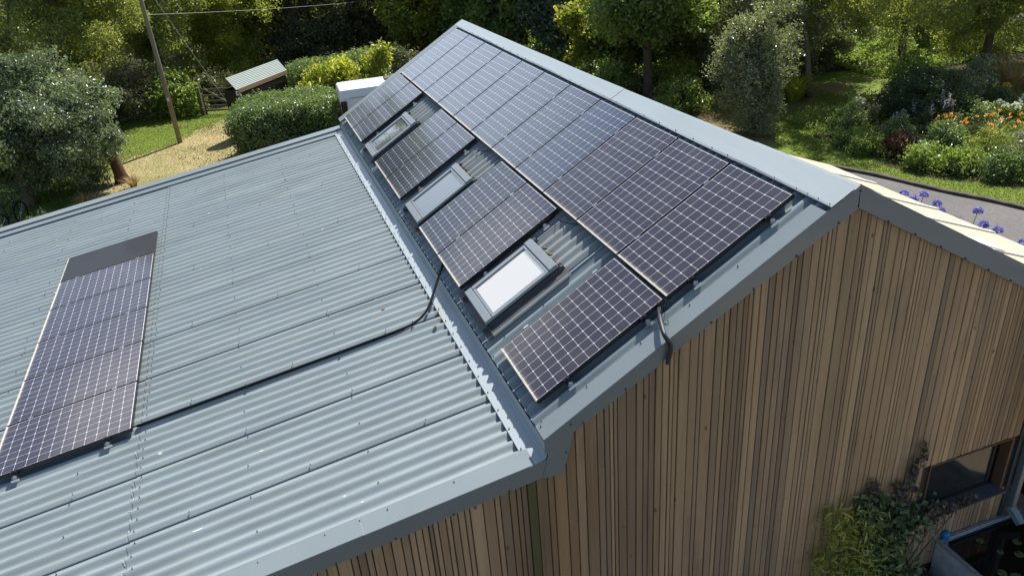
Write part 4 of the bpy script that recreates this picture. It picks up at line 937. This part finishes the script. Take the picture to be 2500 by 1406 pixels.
# hedges: clipped, leafy skin over a twiggy core
def hedge(label, c, size, rz, mat_, leaf, n, seed, topmat=None, rough=.20):
    n = n//4; rg = np.random.default_rng(seed); root = thing('hedge', label, 'hedge', (c[0], c[1], 0), rz)
    L_, D_, H_ = size; q = rg.random((n, 3)); P = (q-.5)*np.array([L_, D_, H_]); P[:, 2] += H_/2
    ax = rg.choice(5, n, p=[.22, .22, .14, .14, .28])
    for a, (k, v) in enumerate(((1, -D_/2), (1, D_/2), (0, -L_/2), (0, L_/2), (2, H_))):
        s_ = ax == a; P[s_, k] = v
    ctr = np.array([0, 0, H_*.5]); d = P-ctr
    # rounded edges and lumpy surface
    e = np.abs(d)/np.array([L_/2, D_/2, H_/2]); rn = (e**5).sum(1)**(1/5); d = d/rn[:, None]
    lump = np.sin(P[:, 0]*2.1+seed)+np.sin(P[:, 1]*2.7+1.3*seed)+np.sin(P[:, 2]*3.1+P[:, 0]*1.7)+.7*np.sin(P[:, 0]*6.1)*np.sin(P[:, 2]*5.7+P[:, 1]*6)
    P = ctr+d*(1+.048*lump[:, None])+rg.normal(size=(n, 3))*.03-d/np.linalg.norm(d, axis=1)[:, None]*np.abs(rg.normal(size=n))[:, None]*rough
    P[:, 2] = np.maximum(P[:, 2], .03); nn = d/np.linalg.norm(d, axis=1)[:, None]
    V_, F_, ti = leaf_quads(rg, P, leaf, .55, .55, 0, outward=nn*1.1, sprig=4)
    npmesh('foliage', V_, F_, mat_, root, False, np.clip(ti+np.repeat(.08*lump, 4), 0, 1))
    b = MB(); b.bevbox((0, 0, H_*.47), (L_*.86, D_*.82, H_*.86), .3); b.build('twig_core', mat('hedge_core', (.016, .022, .010), .95), root)
    return root
hedge('big clipped rounded hedge at the far corner of the low side roof', (-3.5, 24.05), (3.9, 3.1, 2.12), -.12, L_hedge, .085, 52000, 3)
hedge('long trimmed hedge behind the log store and the white van', (-.55, 30.0), (4.3, 1.7, 2.2), .02, L_hedge, .09, 26000, 5)
make_shrub('laurel_shrub', 'bright yellow-green shrub left of the white van roof', 'shrub', L_lime, .20, 3600, (-1.95, 27.4, 0), (.75, .6, 1.5), 140, 24, .36, .4)
make_shrub('laurel_shrub', 'bright lime shrub with upright shoots behind the white van', 'shrub', L_lime, .20, 4600, (-.55, 27.9, 0), (.85, .6, 1.6), 141, 26, .36, .4)
make_shrub('laurel_shrub', 'lime shrub with a tall pointed shoot near the main roof end', 'shrub', L_lime, .20, 4200, (.75, 28.2, 0), (.7, .6, 1.65), 142, 24, .34, .4)

# ------------------------------------------------------------------ log store, gate, pole, wires, van, bicycle
ls = thing('log_store', 'small dark log store with a grey-green slatted roof and tan eaves board', 'log store', (-4.93, 27.13, 0))
A = Vector((0, 0, 2.0)); Bv = Vector((2.12, 2.50, 2.0)); dn = Vector((-.30, .25, .46)); e = (Bv-A).normalized(); pr = Vector((-e.y, e.x, 0))
b = MB(); nS = 9
for i in range(nS):
    t0, t1 = i/nS, (i+1)/nS; lift = Vector((0, 0, .02)); p0 = A-e*.06+dn*t0+lift; p1 = Bv+e*.06+dn*t0+lift; p2 = Bv+e*.06+dn*t1; p3 = A-e*.06+dn*t1
    b.face([p0, p1, p2, p3]); b.face([p0-Vector((0, 0, .03)), p1-Vector((0, 0, .03)), p1, p0])
b.face([A+dn-e*.06, Bv+dn+e*.06, Bv+dn+e*.06+Vector((-.30, .25, -.4)), A+dn-e*.06+Vector((-.30, .25, -.4))])
b.build('roof', mat('green_felt_roof', (.235, .285, .265), .7, 0, .3, (6, .5, (.32, .34, .30))), ls)
b = MB(); b.add([A+Vector((.05, -.03, -.13)), Bv+Vector((.05, -.03, -.13)), Bv+Vector((.05, -.03, -.005)), A+Vector((.05, -.03, -.005)), A+Vector((.02, 0, -.13)), Bv+Vector((.02, 0, -.13)), Bv+Vector((.02, 0, -.005)), A+Vector((.02, 0, -.005))], [(0, 1, 2, 3), (4, 7, 6, 5), (0, 4, 5, 1), (0, 3, 7, 4), (1, 5, 6, 2)])
b.build('eaves_board', mat('tan_board', (.40, .24, .12), .7), ls)
b = MB(); w0, w1, w2, w3 = A+e*.05+dn*.05, Bv-e*.05+dn*.05, Bv-e*.05+dn*1.8, A+e*.05+dn*1.8
for (p, q_) in ((w0, w1), (w1, w2), (w2, w3), (w3, w0)): b.face([(p.x, p.y, 0), (q_.x, q_.y, 0), (q_.x, q_.y, 1.97), (p.x, p.y, 1.97)])
b.build('wall', mat('dark_stained_boards', (.022, .018, .015), .85, 0, .2, (8, .6, (.045, .035, .03))), ls)
b = MB(); b.smooth = True; b.tube(smooth_path([A+Vector((.0, .0, -.05))-e*.07, A+Vector((0, 0, -.2))-e*.07, A+e*.12+Vector((.03, -.02, -.33)), A+e*.14+Vector((.03, -.02, -1.95))], 5), .03, 8); b.build('drainpipe', mat('pale_drainpipe', (.55, .58, .6), .4), ls)

gt = thing('field_gate', 'weathered wooden five-bar field gate between shrub and log store', 'gate', (-6.5, 32.6, 0), math.radians(-22))
b = MB(); gl = 1.85
M_gate = mat('gate_wood', (.16, .135, .10), .85, 0, .2, (10, .7, (.08, .07, .05), (.4, 3, 3)))

for z in (.18, .38, .60, .85, 1.12): b = MB(); b.bevbox((gl/2, 0, z), (gl, .03, .075 if z < 1 else .09), .006); b.build('bar', M_gate, gt)
for x in (0, gl): b = MB(); b.bevbox((x, .0, .62), (.08, .05, 1.2), .006); b.build('stile', M_gate, gt)
b = MB(); Mq = Matrix.Rotation(math.radians(35), 3, 'Y'); b.bevbox((gl/2, -.035, .64), (1.9, .025, .08), .005, Mq); b.build('brace', mat('pale_gate_wood', (.30, .26, .19), .85), gt)
for x in (-.16, gl+.16): b = MB(); b.bevbox((x, 0, .7), (.15, .15, 1.4), .01); b.build('gate_post', M_gate, gt)

pl = thing('utility_pole', 'tall bare wooden utility pole standing on the dry grass', 'pole', (-7.59, 28.30, 0))
b = MB(); b.smooth = True; b.tube([(0, 0, -.1), (.01, 0, 3), (.0, .01, 6), (0, 0, 9.2)], [.098, .088, .078, .07], 14); b.build('shaft', M_pole, pl)
b = MB(); b.bevbox((0, -.02, 8.8), (1.1, .08, .09), .01)
for x in (-.45, .45): b.ball((x, -.02, 8.93), .05, 8, 6, (1, 1, 1.4))
b.build('crossarm', M_pole, pl)
b = MB(); b.bevbox((.0, -.14, 1.8), (.09, .012, .13), .004); b.build('number_plate', mat('plate_grey', (.5, .5, .48), .5), pl)
P0, P1 = Vector((-7.55, 28.3, 5.0)), Vector((2.05, 39.1, 3.55)); b = MB(); n = 24
ext = P0+(P1-P0)*1.9
b.tube([P0.lerp(ext, i/n)-Vector((0, 0, 1.1*(1-(2*i/n-1)**2)*.25)) for i in range(n+1)], .008, 5)
tag(b.build('overhead_wire', mat('wire_grey', (.34, .33, .29), .5)), 'thin overhead wire running right from the utility pole', 'wire')
b = MB(); b.tube([(-7.55, 28.35, 6.6), (-5.2, 30.9, .05)], .010, 5)
tag(b.build('stay_wire', mat('stay_grey', (.30, .29, .27), .5)), 'slanting stay wire from the utility pole down to the field gate', 'wire')

van = thing('white_van', 'white van with rounded roof parked behind the hedge and the main roof end', 'van', (-1.62, 21.95, 0), math.radians(-3))
VL, VW, VH = 4.6, 1.62, 2.52
b = MB()
# body profile across (y,z) swept along x with rounded ends
def ring(x, inset, top):
    w = VW/2-inset; pr_ = []
    for (yy, zz) in ((-w, .35), (-w-.02, 1.1), (-w+.02, 1.9), (-w+.07, 2.24), (-w+.15, top-.05), (-w+.27, top), (0, top+.035), (w-.27, top), (w-.15, top-.05), (w-.07, 2.24), (w-.02, 1.9), (w+.02, 1.1), (w, .35)): pr_.append(Vector((x, yy+VW/2, zz)))
    return pr_
xs = [(0.0, .06, VH-.09), (.015, .03, VH-.045), (.05, .008, VH-.01), (.10, 0, VH), (1.5, 0, VH), (3.2, 0, VH), (3.55, 0, VH-.08), (3.9, .05, VH-.5)]
rows = [ring(*q) for q in xs]; strip(b, rows); b.face(rows[0][::-1]); b.face([Vector((3.9, p.y, p.z)) for p in rows[-1]])
b.bevbox((4.2, VW/2, .85), (.9, VW-.1, .95), .12)
b.build('body', M_white, van)
M_lens = mat('dark_red_lens', (.030, .012, .014), .3)
for yy in (.03, VW-.03): b = MB(); b.bevbox((.10, yy+(.012 if yy > .5 else -.012), 1.45), (.21, .09, 1.35), .02); b.build('tail_light', M_lens, van)
b = MB(); b.bevbox((1.95, .80, VH+.05), (.52, .42, .07), .02); b.build('roof_vent', mat('dark_vent', (.06, .055, .055), .5), van)
M_vg = mat('van_glass', (.01, .012, .014), .08); b = MB(); b.bevbox((.0, VW/2, 1.75), (.04, .95, .5), .01); b.build('rear_window', M_vg, van)
b = MB(); b.bevbox((3.72, VW/2, 1.72), (.3, VW-.3, .5), .05, Matrix.Rotation(.5, 3, 'Y')); b.build('windscreen', M_vg, van)
for x in (.85, 3.65):
    for y in (.10, VW-.10):
        b = MB(); b.smooth = True; b.tube([(x, y-.10, .33), (x, y+.10, .33)], .33, 20); wh = b.build('wheel', M_black, van)
        b = MB(); b.tube([(x, y-.105, .33), (x, y+.105, .33)], .19, 14); b.build('rim', M_alu, wh)
b = MB(); b.bb(.3, 3.4, -.022, -.017, 2.20, 2.215); b.build('body_seam', M_dtrim, van)

bk = thing('bicycle', 'black bicycle leaning at the left edge beneath the glossy-leaved tree', 'bicycle', (-12.35, 21.0, 0), math.radians(70))
def bar(b, p, q_, rr): b.tube([p, q_], rr, 8)
for x in (-.52, .52):
    b = MB(); b.smooth = True; ring_ = [(x+.33*math.cos(a), 0, .34+.33*math.sin(a)) for a in np.linspace(0, 2*math.pi, 33)]; b.tube(ring_, .022, 8, False); wh = b.build('wheel', M_black, bk)
    b = MB()
    for k in range(14): a = k*math.pi/7; b.tube([(x, 0, .34), (x+.31*math.cos(a), 0, .34+.31*math.sin(a))], .0025, 4)
    b.tube([(x, -.04, .34), (x, .04, .34)], .025, 8); b.build('spokes', M_alu, wh)
b = MB()
for p, q_ in (((-.52, 0, .34), (-.10, 0, .32)), ((-.10, 0, .32), (-.22, 0, .86)), ((-.52, 0, .34), (-.22, 0, .80)), ((-.22, 0, .78), (.34, 0, .86)), ((-.10, 0, .32), (.36, 0, .76)), ((.52, 0, .34), (.34, 0, .95))): bar(b, p, q_, .018)
b.build('frame', M_blackmetal, bk)
b = MB(); b.smooth = True; b.tube(smooth_path([(.28, -.34, 1.02), (.38, -.18, 1.06), (.36, 0, 1.03), (.38, .18, 1.06), (.28, .34, 1.02)], 5), .014, 8); b.build('handlebar', M_blackmetal, bk)
b = MB(); b.ball((-.24, 0, .93), .12, 10, 6, (1.2, .7, .3)); b.build('saddle', M_black, bk)
b = MB(); b.tube([(-.10, -.10, .32), (-.10, .10, .32)], .015, 6); b.build('crank', M_alu, bk)
for p in ((-.2, -.12, .26), (0, .12, .38)): b = MB(); b.bevbox(p, (.1, .08, .02), .004); b.build('pedal', M_black, bk)

rgl = np.random.default_rng(61); n = 2600
P = np.column_stack([rgl.uniform(-11, -4.5, n), rgl.uniform(19, 31, n), np.full(n, .025)]); P = P[(np.sin(P[:, 0]*1.7)+np.sin(P[:, 1]*1.3+P[:, 0]) > .2)]
V_, F_, ti = leaf_quads(rgl, P, .09, 2.5, .55)
tag(npmesh('leaf_litter', V_, F_, leaf_mat('litter_leaf', (.13, .085, .045), (.30, .22, .12), .8, .1), None, False, ti), 'scattered fallen leaves on the dry grass near the pole', 'leaves', None, 'stuff')
# tufts of long grass and white flowers along the wing
for i, (x, y, lb) in enumerate(((-10.4, 21.9, 'tuft of long dry grass at the foot of the reddish trunk'), (-9.0, 23.1, 'small grass tuft right of the reddish trunk'), (-13.2, 20.4, 'dark grass tuft beside the bicycle'))):
    make_blades('grass_tuft', lb, 'grass tuft', L_tan if i < 2 else L_mid, 160, (x, y, 0), .55, .45, 200+i, .012)
for i, (x, y, lb) in enumerate(((-11.4, 20.6, 'white-flowered low plant under the glossy-leaved tree, near the roof edge'), (-10.3, 20.8, 'white-flowered low plant between tree and dry grass'), (-8.1, 20.6, 'small white flowering patch on the dry grass at the roof edge'))):
    make_shrub('white_flower_plant', lb, 'plant', L_mid, .07, 1100, (x, y, 0), (.55, .5, .22), 210+i, 14, .14, flowers=(P_white, 26, .055, .05))

# ------------------------------------------------------------------ flower border on the right
make_shrub('round_bush', 'large dark clipped round bush in the flower border', 'bush', leaf_mat('leaf_box', (.030, .055, .020), (.07, .11, .035), .45, .1), .06, 30000, (17.2, 14.9, 0), (1.45, 1.2, 1.0), 301, 190, .22, shell=.9)
make_blades('strap_leaf_plant', 'bright green strap-leaved clump left of the slanting thin trunk', 'plant', L_lime, 190, (15.45, 19.6, 0), 1.35, 1.05, 302, .035)
make_blades('grass_tussock', 'tall tan ornamental grass tussock at the back right of the border', 'grass', L_tan, 620, (21.5, 15.3, 0), 2.0, 1.2, 303, .012)
make_blades('strap_leaf_plant', 'small upright yellow-green iris beside the round bush', 'plant', L_lime, 50, (16.9, 17.0, 0), .75, .3, 304, .03)
make_shrub('bronze_plant', 'dark bronze-red leafy plant near the lawn edge', 'plant', L_bronze, .12, 2200, (14.1, 12.55, 0), (.42, .42, .42), 305, 18, .18, .3)
lil = [((16.3, 12.85), 'largest orange daylily clump, left end of the orange group'), ((17.0, 11.6), 'orange daylily clump low in the middle of the orange group'), ((17.7, 12.35), 'orange daylily clump at the right of the orange group'), ((18.2, 11.4), 'sparse orange daylily clump nearest the right edge')]
for i, ((x, y), lb) in enumerate(lil): make_blades('daylily', lb, 'daylily', L_mid, 130, (x, y, 0), .85, .85, 310+i, .02, 'orange daylilies in the border', flowers=(P_orange, [11, 8, 8, 5][i], .09, .82))
wh_ = [((18.9, 13.5), 'white daisy clump at the left of the white drift'), ((19.6, 13.2), 'white daisy clump in the centre of the white drift'), ((20.4, 13.3), 'white daisy clump highest in the white drift'), ((19.4, 12.2), 'white daisy clump low at the right edge')]
for i, ((x, y), lb) in enumerate(wh_): make_shrub('white_daisy', lb, 'daisy', L_mid, .09, 1500, (x, y, 0), (.5, .45, .42), 320+i, 16, .2, flowers=(P_white, 20, .10, .14), group='white daisies in the border')
ye = [((17.9, 14.5), 'yellow daisy plant right of the round bush'), ((18.9, 15.1), 'tall yellow daisy plant before the pale shrub'), ((20.3, 14.5), 'yellow flowering plant under the tan tussock'), ((18.6, 16.9), 'orange-yellow flowers at the back of the border')]
for i, ((x, y), lb) in enumerate(ye): make_shrub('yellow_daisy', lb, 'daisy', L_hedge, .08, 1700, (x, y, 0), (.55, .45, .55), 330+i, 18, .2, flowers=(P_yellow, 12, .10, .10), group='yellow flowers in the border')
for i, ((x, y), lb) in enumerate((((16.9, 13.6), 'tall lilac flower spires before the round bush'), ((16.2, 13.9), 'short lilac flower spires left of the tall spires'), ((15.1, 14.0), 'faint lilac spires in front of the round bush'))):
    r0 = make_shrub('veronica', lb, 'flower', L_hedge, .09, 1600, (x, y, 0), (.4, .4, .5), 340+i, 14, .2, group='lilac flower spires in the border')
    rg = np.random.default_rng(350+i); pts_ = []
    for k in range([7, 4, 3][i]):
        a = rg.normal(size=2)*.25; zt = 1.05+rg.random()*.35-[0, .15, .3][i]
        sp_ = np.repeat(np.array([(a[0]*(1+.1*j/9), a[1], zt-.035*j) for j in range(9)]), 5, 0)+rg.normal(size=(45, 3))*.022
        V_, F_, ti = leaf_quads(rg, sp_, .045, .9, .65, 0); npmesh('flower_spike', V_, F_, P_lilac, r0, False, ti)
shr = [((13.75, 14.3), L_mid, .09, (.55, .5, .34), 'low green mound at the left front corner of the border'), ((14.5, 15.5), L_hedge, .09, (.7, .6, .5), 'mid green shrub left of the round bush'), ((14.9, 13.4), L_hedge, .07, (.65, .5, .50), 'feathery green plant in front of the round bush'),
       ((13.55, 13.4), L_mid, .08, (.5, .45, .32), 'small leafy mound on the lawn edge left of the bronze plant'), ((14.1, 11.5), L_mid, .10, (.6, .5, .36), 'leafy mound on the lawn edge right of the bronze plant'), ((15.3, 12.2), L_hedge, .10, (.75, .6, .55), 'tall feathery green plant left of the orange flowers'),
       ((14.6, 10.75), L_mid, .10, (.6, .5, .40), 'broad-leaved green plant on the curve of the lawn edge'), ((15.7, 11.0), L_willow, .08, (.6, .5, .50), 'olive plant in front of the orange flowers'), ((15.2, 9.75), L_hedge, .09, (.65, .55, .46), 'green mound on the lawn edge near the right side'),
       ((16.4, 10.2), L_grey, .07, (.7, .55, .5), 'grey-leaved plant near the right edge'), ((15.9, 8.8), L_mid, .09, (.7, .6, .5), 'green plant at the right edge above the lawn'), ((17.3, 10.3), L_maple, .10, (.5, .5, .6), 'golden-leaved plant at the right edge below the white flowers'),
       ((15.6, 15.9), L_grey, .08, (.5, .45, .5), 'grey-white flowering plant left of the round bush'), ((16.6, 16.3), L_dark, .09, (.9, .6, .6), 'dark plant behind the round bush'), ((18.0, 13.4), L_hedge, .09, (.7, .55, .6), 'tall green plant between orange and white flowers'), ((16.2, 8.0), L_holly, .09, (.7, .6, .5), 'dark green plant low at the right edge')]
for i, ((x, y), m_, lf, rad, lb) in enumerate(shr):
    fl = {9: (P_lilac, 16, .07, .04), 4: (P_white, 5, .06, .03), 12: (P_white, 12, .09, .05), 10: (P_lilac, 12, .06, .04), 15: (P_white, 12, .06, .04)}.get(i)
    make_shrub('border_plant', lb, 'plant', m_, lf, 3000, (x, y, 0), rad, 360+i, 26, .2, flowers=fl)
rg = np.random.default_rng(9); n = 26000                                   # ground cover filling the bed
pc = np.stack([rg.uniform(13.4, 23, n), rg.uniform(6.5, 18, n)], 1)
ok = (pc[:, 0] > 13.5+np.maximum(0, 11-pc[:, 1])*.75) & (pc[:, 1] < 19-np.abs(pc[:, 0]-18)*.35); pc = pc[ok]
hgt = .12+.30*(np.sin(pc[:, 0]*2.3)*np.sin(pc[:, 1]*1.9)*.5+.5)
P = np.column_stack([pc, hgt*rg.random(len(pc))+.03]); V_, F_, ti = leaf_quads(rg, P, .10, .5, .5)
tag(npmesh('ground_cover', V_, F_, L_mid, None, False, ti), 'low leafy ground cover filling the border between the plants', 'ground cover', None, 'stuff')
rg = np.random.default_rng(10); n = 70000                                  # short grass on both lawns
pa = np.stack([rg.uniform(11.8, 17.5, n), rg.uniform(7.5, 22, n)], 1); pb = np.stack([rg.uniform(-13, -5, n), rg.uniform(19.5, 33.4, n)], 1)
ka = (pa[:, 0] > 12.1+(12.3-pa[:, 1])*.42) ; pa = pa[ka]
P = np.column_stack([np.concatenate([pa, pb]), np.zeros(len(pa)+n)]); nb = len(P)
an = rg.uniform(0, 6.28, nb); hh = rg.uniform(.02, .055, nb); ln = rg.normal(size=(nb, 2))*.03; w = .012
A_ = P+np.column_stack([np.cos(an)*w, np.sin(an)*w, np.zeros(nb)]); B_ = P-np.column_stack([np.cos(an)*w, np.sin(an)*w, np.zeros(nb)]); T_ = P+np.column_stack([ln, hh])
V_ = np.stack([A_, B_, T_], 1).reshape(-1, 3); dm_ = (P[:, 0] < 0) & (P[:, 0] > -11) & (P[:, 1] < 27+(P[:, 0]+9)*1.1); isdry = (P[:, 0] < 0) & (P[:, 0] > -11) & (P[:, 1] < 27+(P[:, 0]+9)*1.1)
tag(npmesh('short_grass', V_, np.arange(nb*3).reshape(-1, 3), [leaf_mat('grass_blade', (.09, .14, .018), (.20, .25, .04), .6, .35), leaf_mat('dry_blade', (.28, .24, .125), (.45, .37, .22), .7, .3)], None, False, rg.random(nb), isdry.astype(int)), 'short grass blades on the lawns', 'grass', None, 'stuff')
# agapanthus along the near side of the road
ag = [(10.31, 8.54, .86, 'blue agapanthus head at the far left of the row beside the road'), (10.36, 8.25, .80, 'second blue agapanthus from the left beside the road'), (10.66, 8.25, .86, 'blue agapanthus head highest against the asphalt on the left'), (10.55, 7.72, .82, 'blue agapanthus in the dense cluster, upper one'), (10.42, 7.45, .74, 'blue agapanthus in the dense cluster, lower one'),
      (10.45, 6.95, .70, 'pale faded agapanthus low against the cream roof edge'), (10.82, 6.80, .90, 'lone blue agapanthus head on a visible tall stalk'), (10.50, 6.32, .80, 'blue agapanthus right of the lone tall one'), (10.52, 5.97, .80, 'rightmost full blue agapanthus head beside the road'), (10.45, 5.25, .78, 'blue agapanthus head cut by the right edge')]
for i, (x, y, h, lb) in enumerate(ag):
    r0 = thing('agapanthus', lb, 'agapanthus', (x, y, 0), 0, 'agapanthus along the road'); rg = np.random.default_rng(400+i)
    b = MB(); b.tube([(-.12, .05, 0), (-.05, .02, h*.6), (0, 0, h)], [.01, .008, .007], 6); b.build('stalk', M_stem, r0)
    d = rg.normal(size=(70, 3)); d /= np.linalg.norm(d, axis=1)[:, None]; d[:, 2] = np.abs(d[:, 2])*.9-.15; P = np.array([0, 0, h+.02])+d*.102
    V_, F_, ti = leaf_quads(rg, P, .09, 0, .55, 0, outward=d*2)
    npmesh('flower_head', V_, F_, P_blue if i != 5 else P_lilac, r0, False, ti)
    n = 22; a = rg.uniform(0, 6.28, n); V2 = []; F2 = []
    for k in range(n):
        c_, s_ = math.cos(a[k]), math.sin(a[k]); l_ = rg.uniform(.2, .42); o_ = len(V2)
        V2 += [(-s_*.02, c_*.02, .02), (s_*.02, -c_*.02, .02), (c_*l_*.6+s_*.015, s_*l_*.6-c_*.015, l_*.75), (c_*l_*.6-s_*.015, s_*l_*.6+c_*.015, l_*.75)]; F2.append((o_, o_+1, o_+2, o_+3))
    npmesh('leaves', np.array(V2)+np.array([-.12, .05, 0]), np.array(F2), L_mid, r0, False, rg.random(n))

# ------------------------------------------------------------------ foot of the gable: tank, climbers, bed edging
tk = thing('water_tank', 'galvanised steel water tank with dark pond water against the timber gable', 'tank', (2.5, -1.78, 0))
tx0, tx1, ty0, ty1, th = 0.0, 1.42, 0.0, 1.40, .60
M_galv = mat('galvanised_steel', (.58, .64, .70), .45, .25, .5, (7, .7, (.30, .34, .38)))
b = MB()
for (x0, x1, y0, y1) in ((tx0, tx0+.02, ty0, ty1), (tx1-.02, tx1, ty0, ty1), (tx0+.02, tx1-.02, ty0, ty0+.02), (tx0+.02, tx1-.02, ty1-.02, ty1)): b.bb(x0, x1, y0, y1, .01, th-.03)
b.bb(tx0+.02, tx1-.02, ty0+.02, ty1-.02, .02, .04)
b.build('tank_body', M_galv, tk)
b = MB(); rr = .035
b.bevbox((tx0+.015, (ty0+ty1)/2, th-.015), (.06, ty1-ty0+.06, .03), .006); b.bevbox((tx1-.015, (ty0+ty1)/2, th-.015), (.06, ty1-ty0+.06, .03), .006)
b.bevbox(((tx0+tx1)/2, ty0+.015, th-.015), (tx1-tx0-.066, .06, .03), .006); b.bevbox(((tx0+tx1)/2, ty1-.015, th-.015), (tx1-tx0-.066, .06, .03), .006)
b.add([(tx0+.045, ty1-.045, th-.002), (tx0+.045, ty1-.14, th-.002), (tx0+.14, ty1-.045, th-.002)], [(0, 1, 2)])
b.build('rim', mat('galvanised_rim', (.42, .45, .48), .40, .5, .5, (20, .8, (.22, .20, .18))), tk)
M_water = mat('dark_water', (.010, .009, .006), .03, 0, .6, None, (9, .10, .01))
b = MB(); b.bb(tx0+.022, tx1-.022, ty0+.022, ty1-.022, .05, th-.085); b.build('water', M_water, tk)
M_pad = mat('lily_pad', (.075, .10, .035), .35, 0, .5, (20, .6, (.12, .11, .05)))
rgp = random.Random(3)
for i, (x, y, rr, lb) in enumerate(((.95, 1.02, .055, 'small pale lily pad in the middle of the tank water'), (.62, .98, .045, 'dull lily pad left of the pale one in the tank'), (.80, .86, .06, 'brownish lily pad between the others in the tank'), (.36, .72, .06, 'dark lily pad near the tank side'), (.46, .60, .075, 'green lily pad nearest the tank corner'), (.55, 1.22, .05, 'lily pad by the blue float'))):
    b = MB(); n = 16; ang = [math.radians(14+rgp.random()*2+i*40)+k*(math.radians(332)/n) for k in range(n+1)]
    vs = [(0, 0, .006)]+[(rr*math.cos(a)*1.0, rr*math.sin(a), .004+.004*math.sin(3*a)) for a in ang]; b.add(vs, [(0, k+1, k+2) for k in range(n)])
    o = b.build('lily_pad', M_pad); o.location = (2.5+x, -1.78+y, th-.083); tag(o, lb, 'lily pad', 'lily pads on the tank water')
b = MB(); b.smooth = True; b.ball((0, 0, 0), .062, 16, 10); fo = b.build('float_ball', mat('blue_plastic', (.01, .17, .42), .35)); fo.location = (2.62, -.372-.02, th+.05); tag(fo, 'bright blue ball float resting on the back corner of the tank', 'float')
b = MB(); b.bevbox((0, 0, .12), (.11, 1.5, .24), .012); be = b.build('timber_edging', mat('grey_sleeper', (.13, .11, .085), .9, 0, .2, (7, .8, (.06, .05, .04), (6, .4, 6)))); be.location = (2.18, -1.14, 0); be.rotation_euler = (0, 0, math.radians(4)); tag(be, 'weathered timber edging beam running out from the wall left of the tank', 'beam')
b = MB(); b.bevbox((0, 0, .09), (.5, .10, .18), .012); be = b.build('timber_edging', be.data.materials[0]); be.location = (1.92, -.46, 0); tag(be, 'short timber edging beam lying along the foot of the gable', 'beam')
b = MB(); b.smooth = True; b.tube([(0, 0, 0), (0, 0, .05), (0, 0, .3), (0, 0, .34), (0, 0, .34), (0, 0, .28)], [.13, .15, .19, .20, .17, .16], 18); pt = b.build('dark_pot', mat('dark_glaze', (.03, .03, .028), .3)); pt.location = (4.95, .22, .01); tag(pt, 'dark round pot standing on the sandy yard at the right edge', 'pot')
# bamboo-like yellow-green plant
def wall_plant(name, label, cat, mat_, leaf, blobs, n, seed, narrow=.5, droop=0, dz=.25, stems=True, up=.2):
    rg = np.random.default_rng(seed); c0 = blobs[0]; root = thing(name, label, cat, (c0[0], YW-.12, 0)); Ps = []
    wts = np.array([b_[2]*b_[3] for b_ in blobs]); wts = wts/wts.sum()
    for (x, z, rx, rz, ry), wt in zip(blobs, wts):
        k = int(n*wt)+8; d = np.clip(rg.normal(size=(k, 3))*.58, -1.7, 1.7)
        P = np.column_stack([x-c0[0]+d[:, 0]*rx, -.02-np.abs(d[:, 1])*ry+.10, z+d[:, 2]*rz]); Ps.append(P)
    P = np.concatenate(Ps); P[:, 2] = np.maximum(P[:, 2], .05); ow = np.tile(np.array([0, -1.0, .3]), (len(P), 1))
    V_, F_, ti = leaf_quads(rg, P, leaf, up, narrow, droop, outward=ow*.8); npmesh('foliage', V_, F_, mat_, root, False, ti)
    b = MB()
    for (x, z, rx, rz, ry) in blobs:
        b.tube([(rg.normal()*.08, -.02, 0), ((x-c0[0])*.5, .06-ry*.3, z*.5), (x-c0[0], .07-ry*.3, z+rz*.7)], [.012, .009, .004], 5)
    b.build('stems', M_bark, root); return root
wall_plant('bamboo_plant', 'yellow-green bamboo-like plant growing up the foot of the gable', 'plant', L_bamboo, .11, [(.95, .75, .38, .75, .42), (.72, 1.55, .20, .30, .22), (1.02, 1.45, .25, .40, .3), (.55, 1.15, .16, .15, .2), (.50, .75, .14, .12, .2), (1.15, .45, .35, .45, .5), (.62, 1.82, .16, .10, .15)], 2600, 500, .19, .5)
wall_plant('climber', 'dark green climbing plant on the gable left of the window', 'climber', L_ivy, .085, [(1.42, 1.05, .26, .55, .26), (1.22, 1.50, .20, .25, .18), (1.62, 1.42, .22, .22, .18), (1.86, 1.30, .24, .14, .2), (1.52, .55, .30, .40, .32), (1.12, 1.78, .12, .12, .12)], 2300, 501, .75)
wall_plant('climber', 'purple-leaved climber trailing over the gable and the window sill', 'climber', L_ivyp, .075, [(1.68, 1.80, .15, .14, .1), (1.80, 2.06, .06, .16, .06), (1.20, 1.98, .07, .12, .06), (2.10, 1.28, .24, .10, .16), (2.40, 1.24, .20, .07, .14), (1.90, 2.30, .03, .10, .04), (2.75, 1.25, .14, .04, .10)], 420, 502, .7)
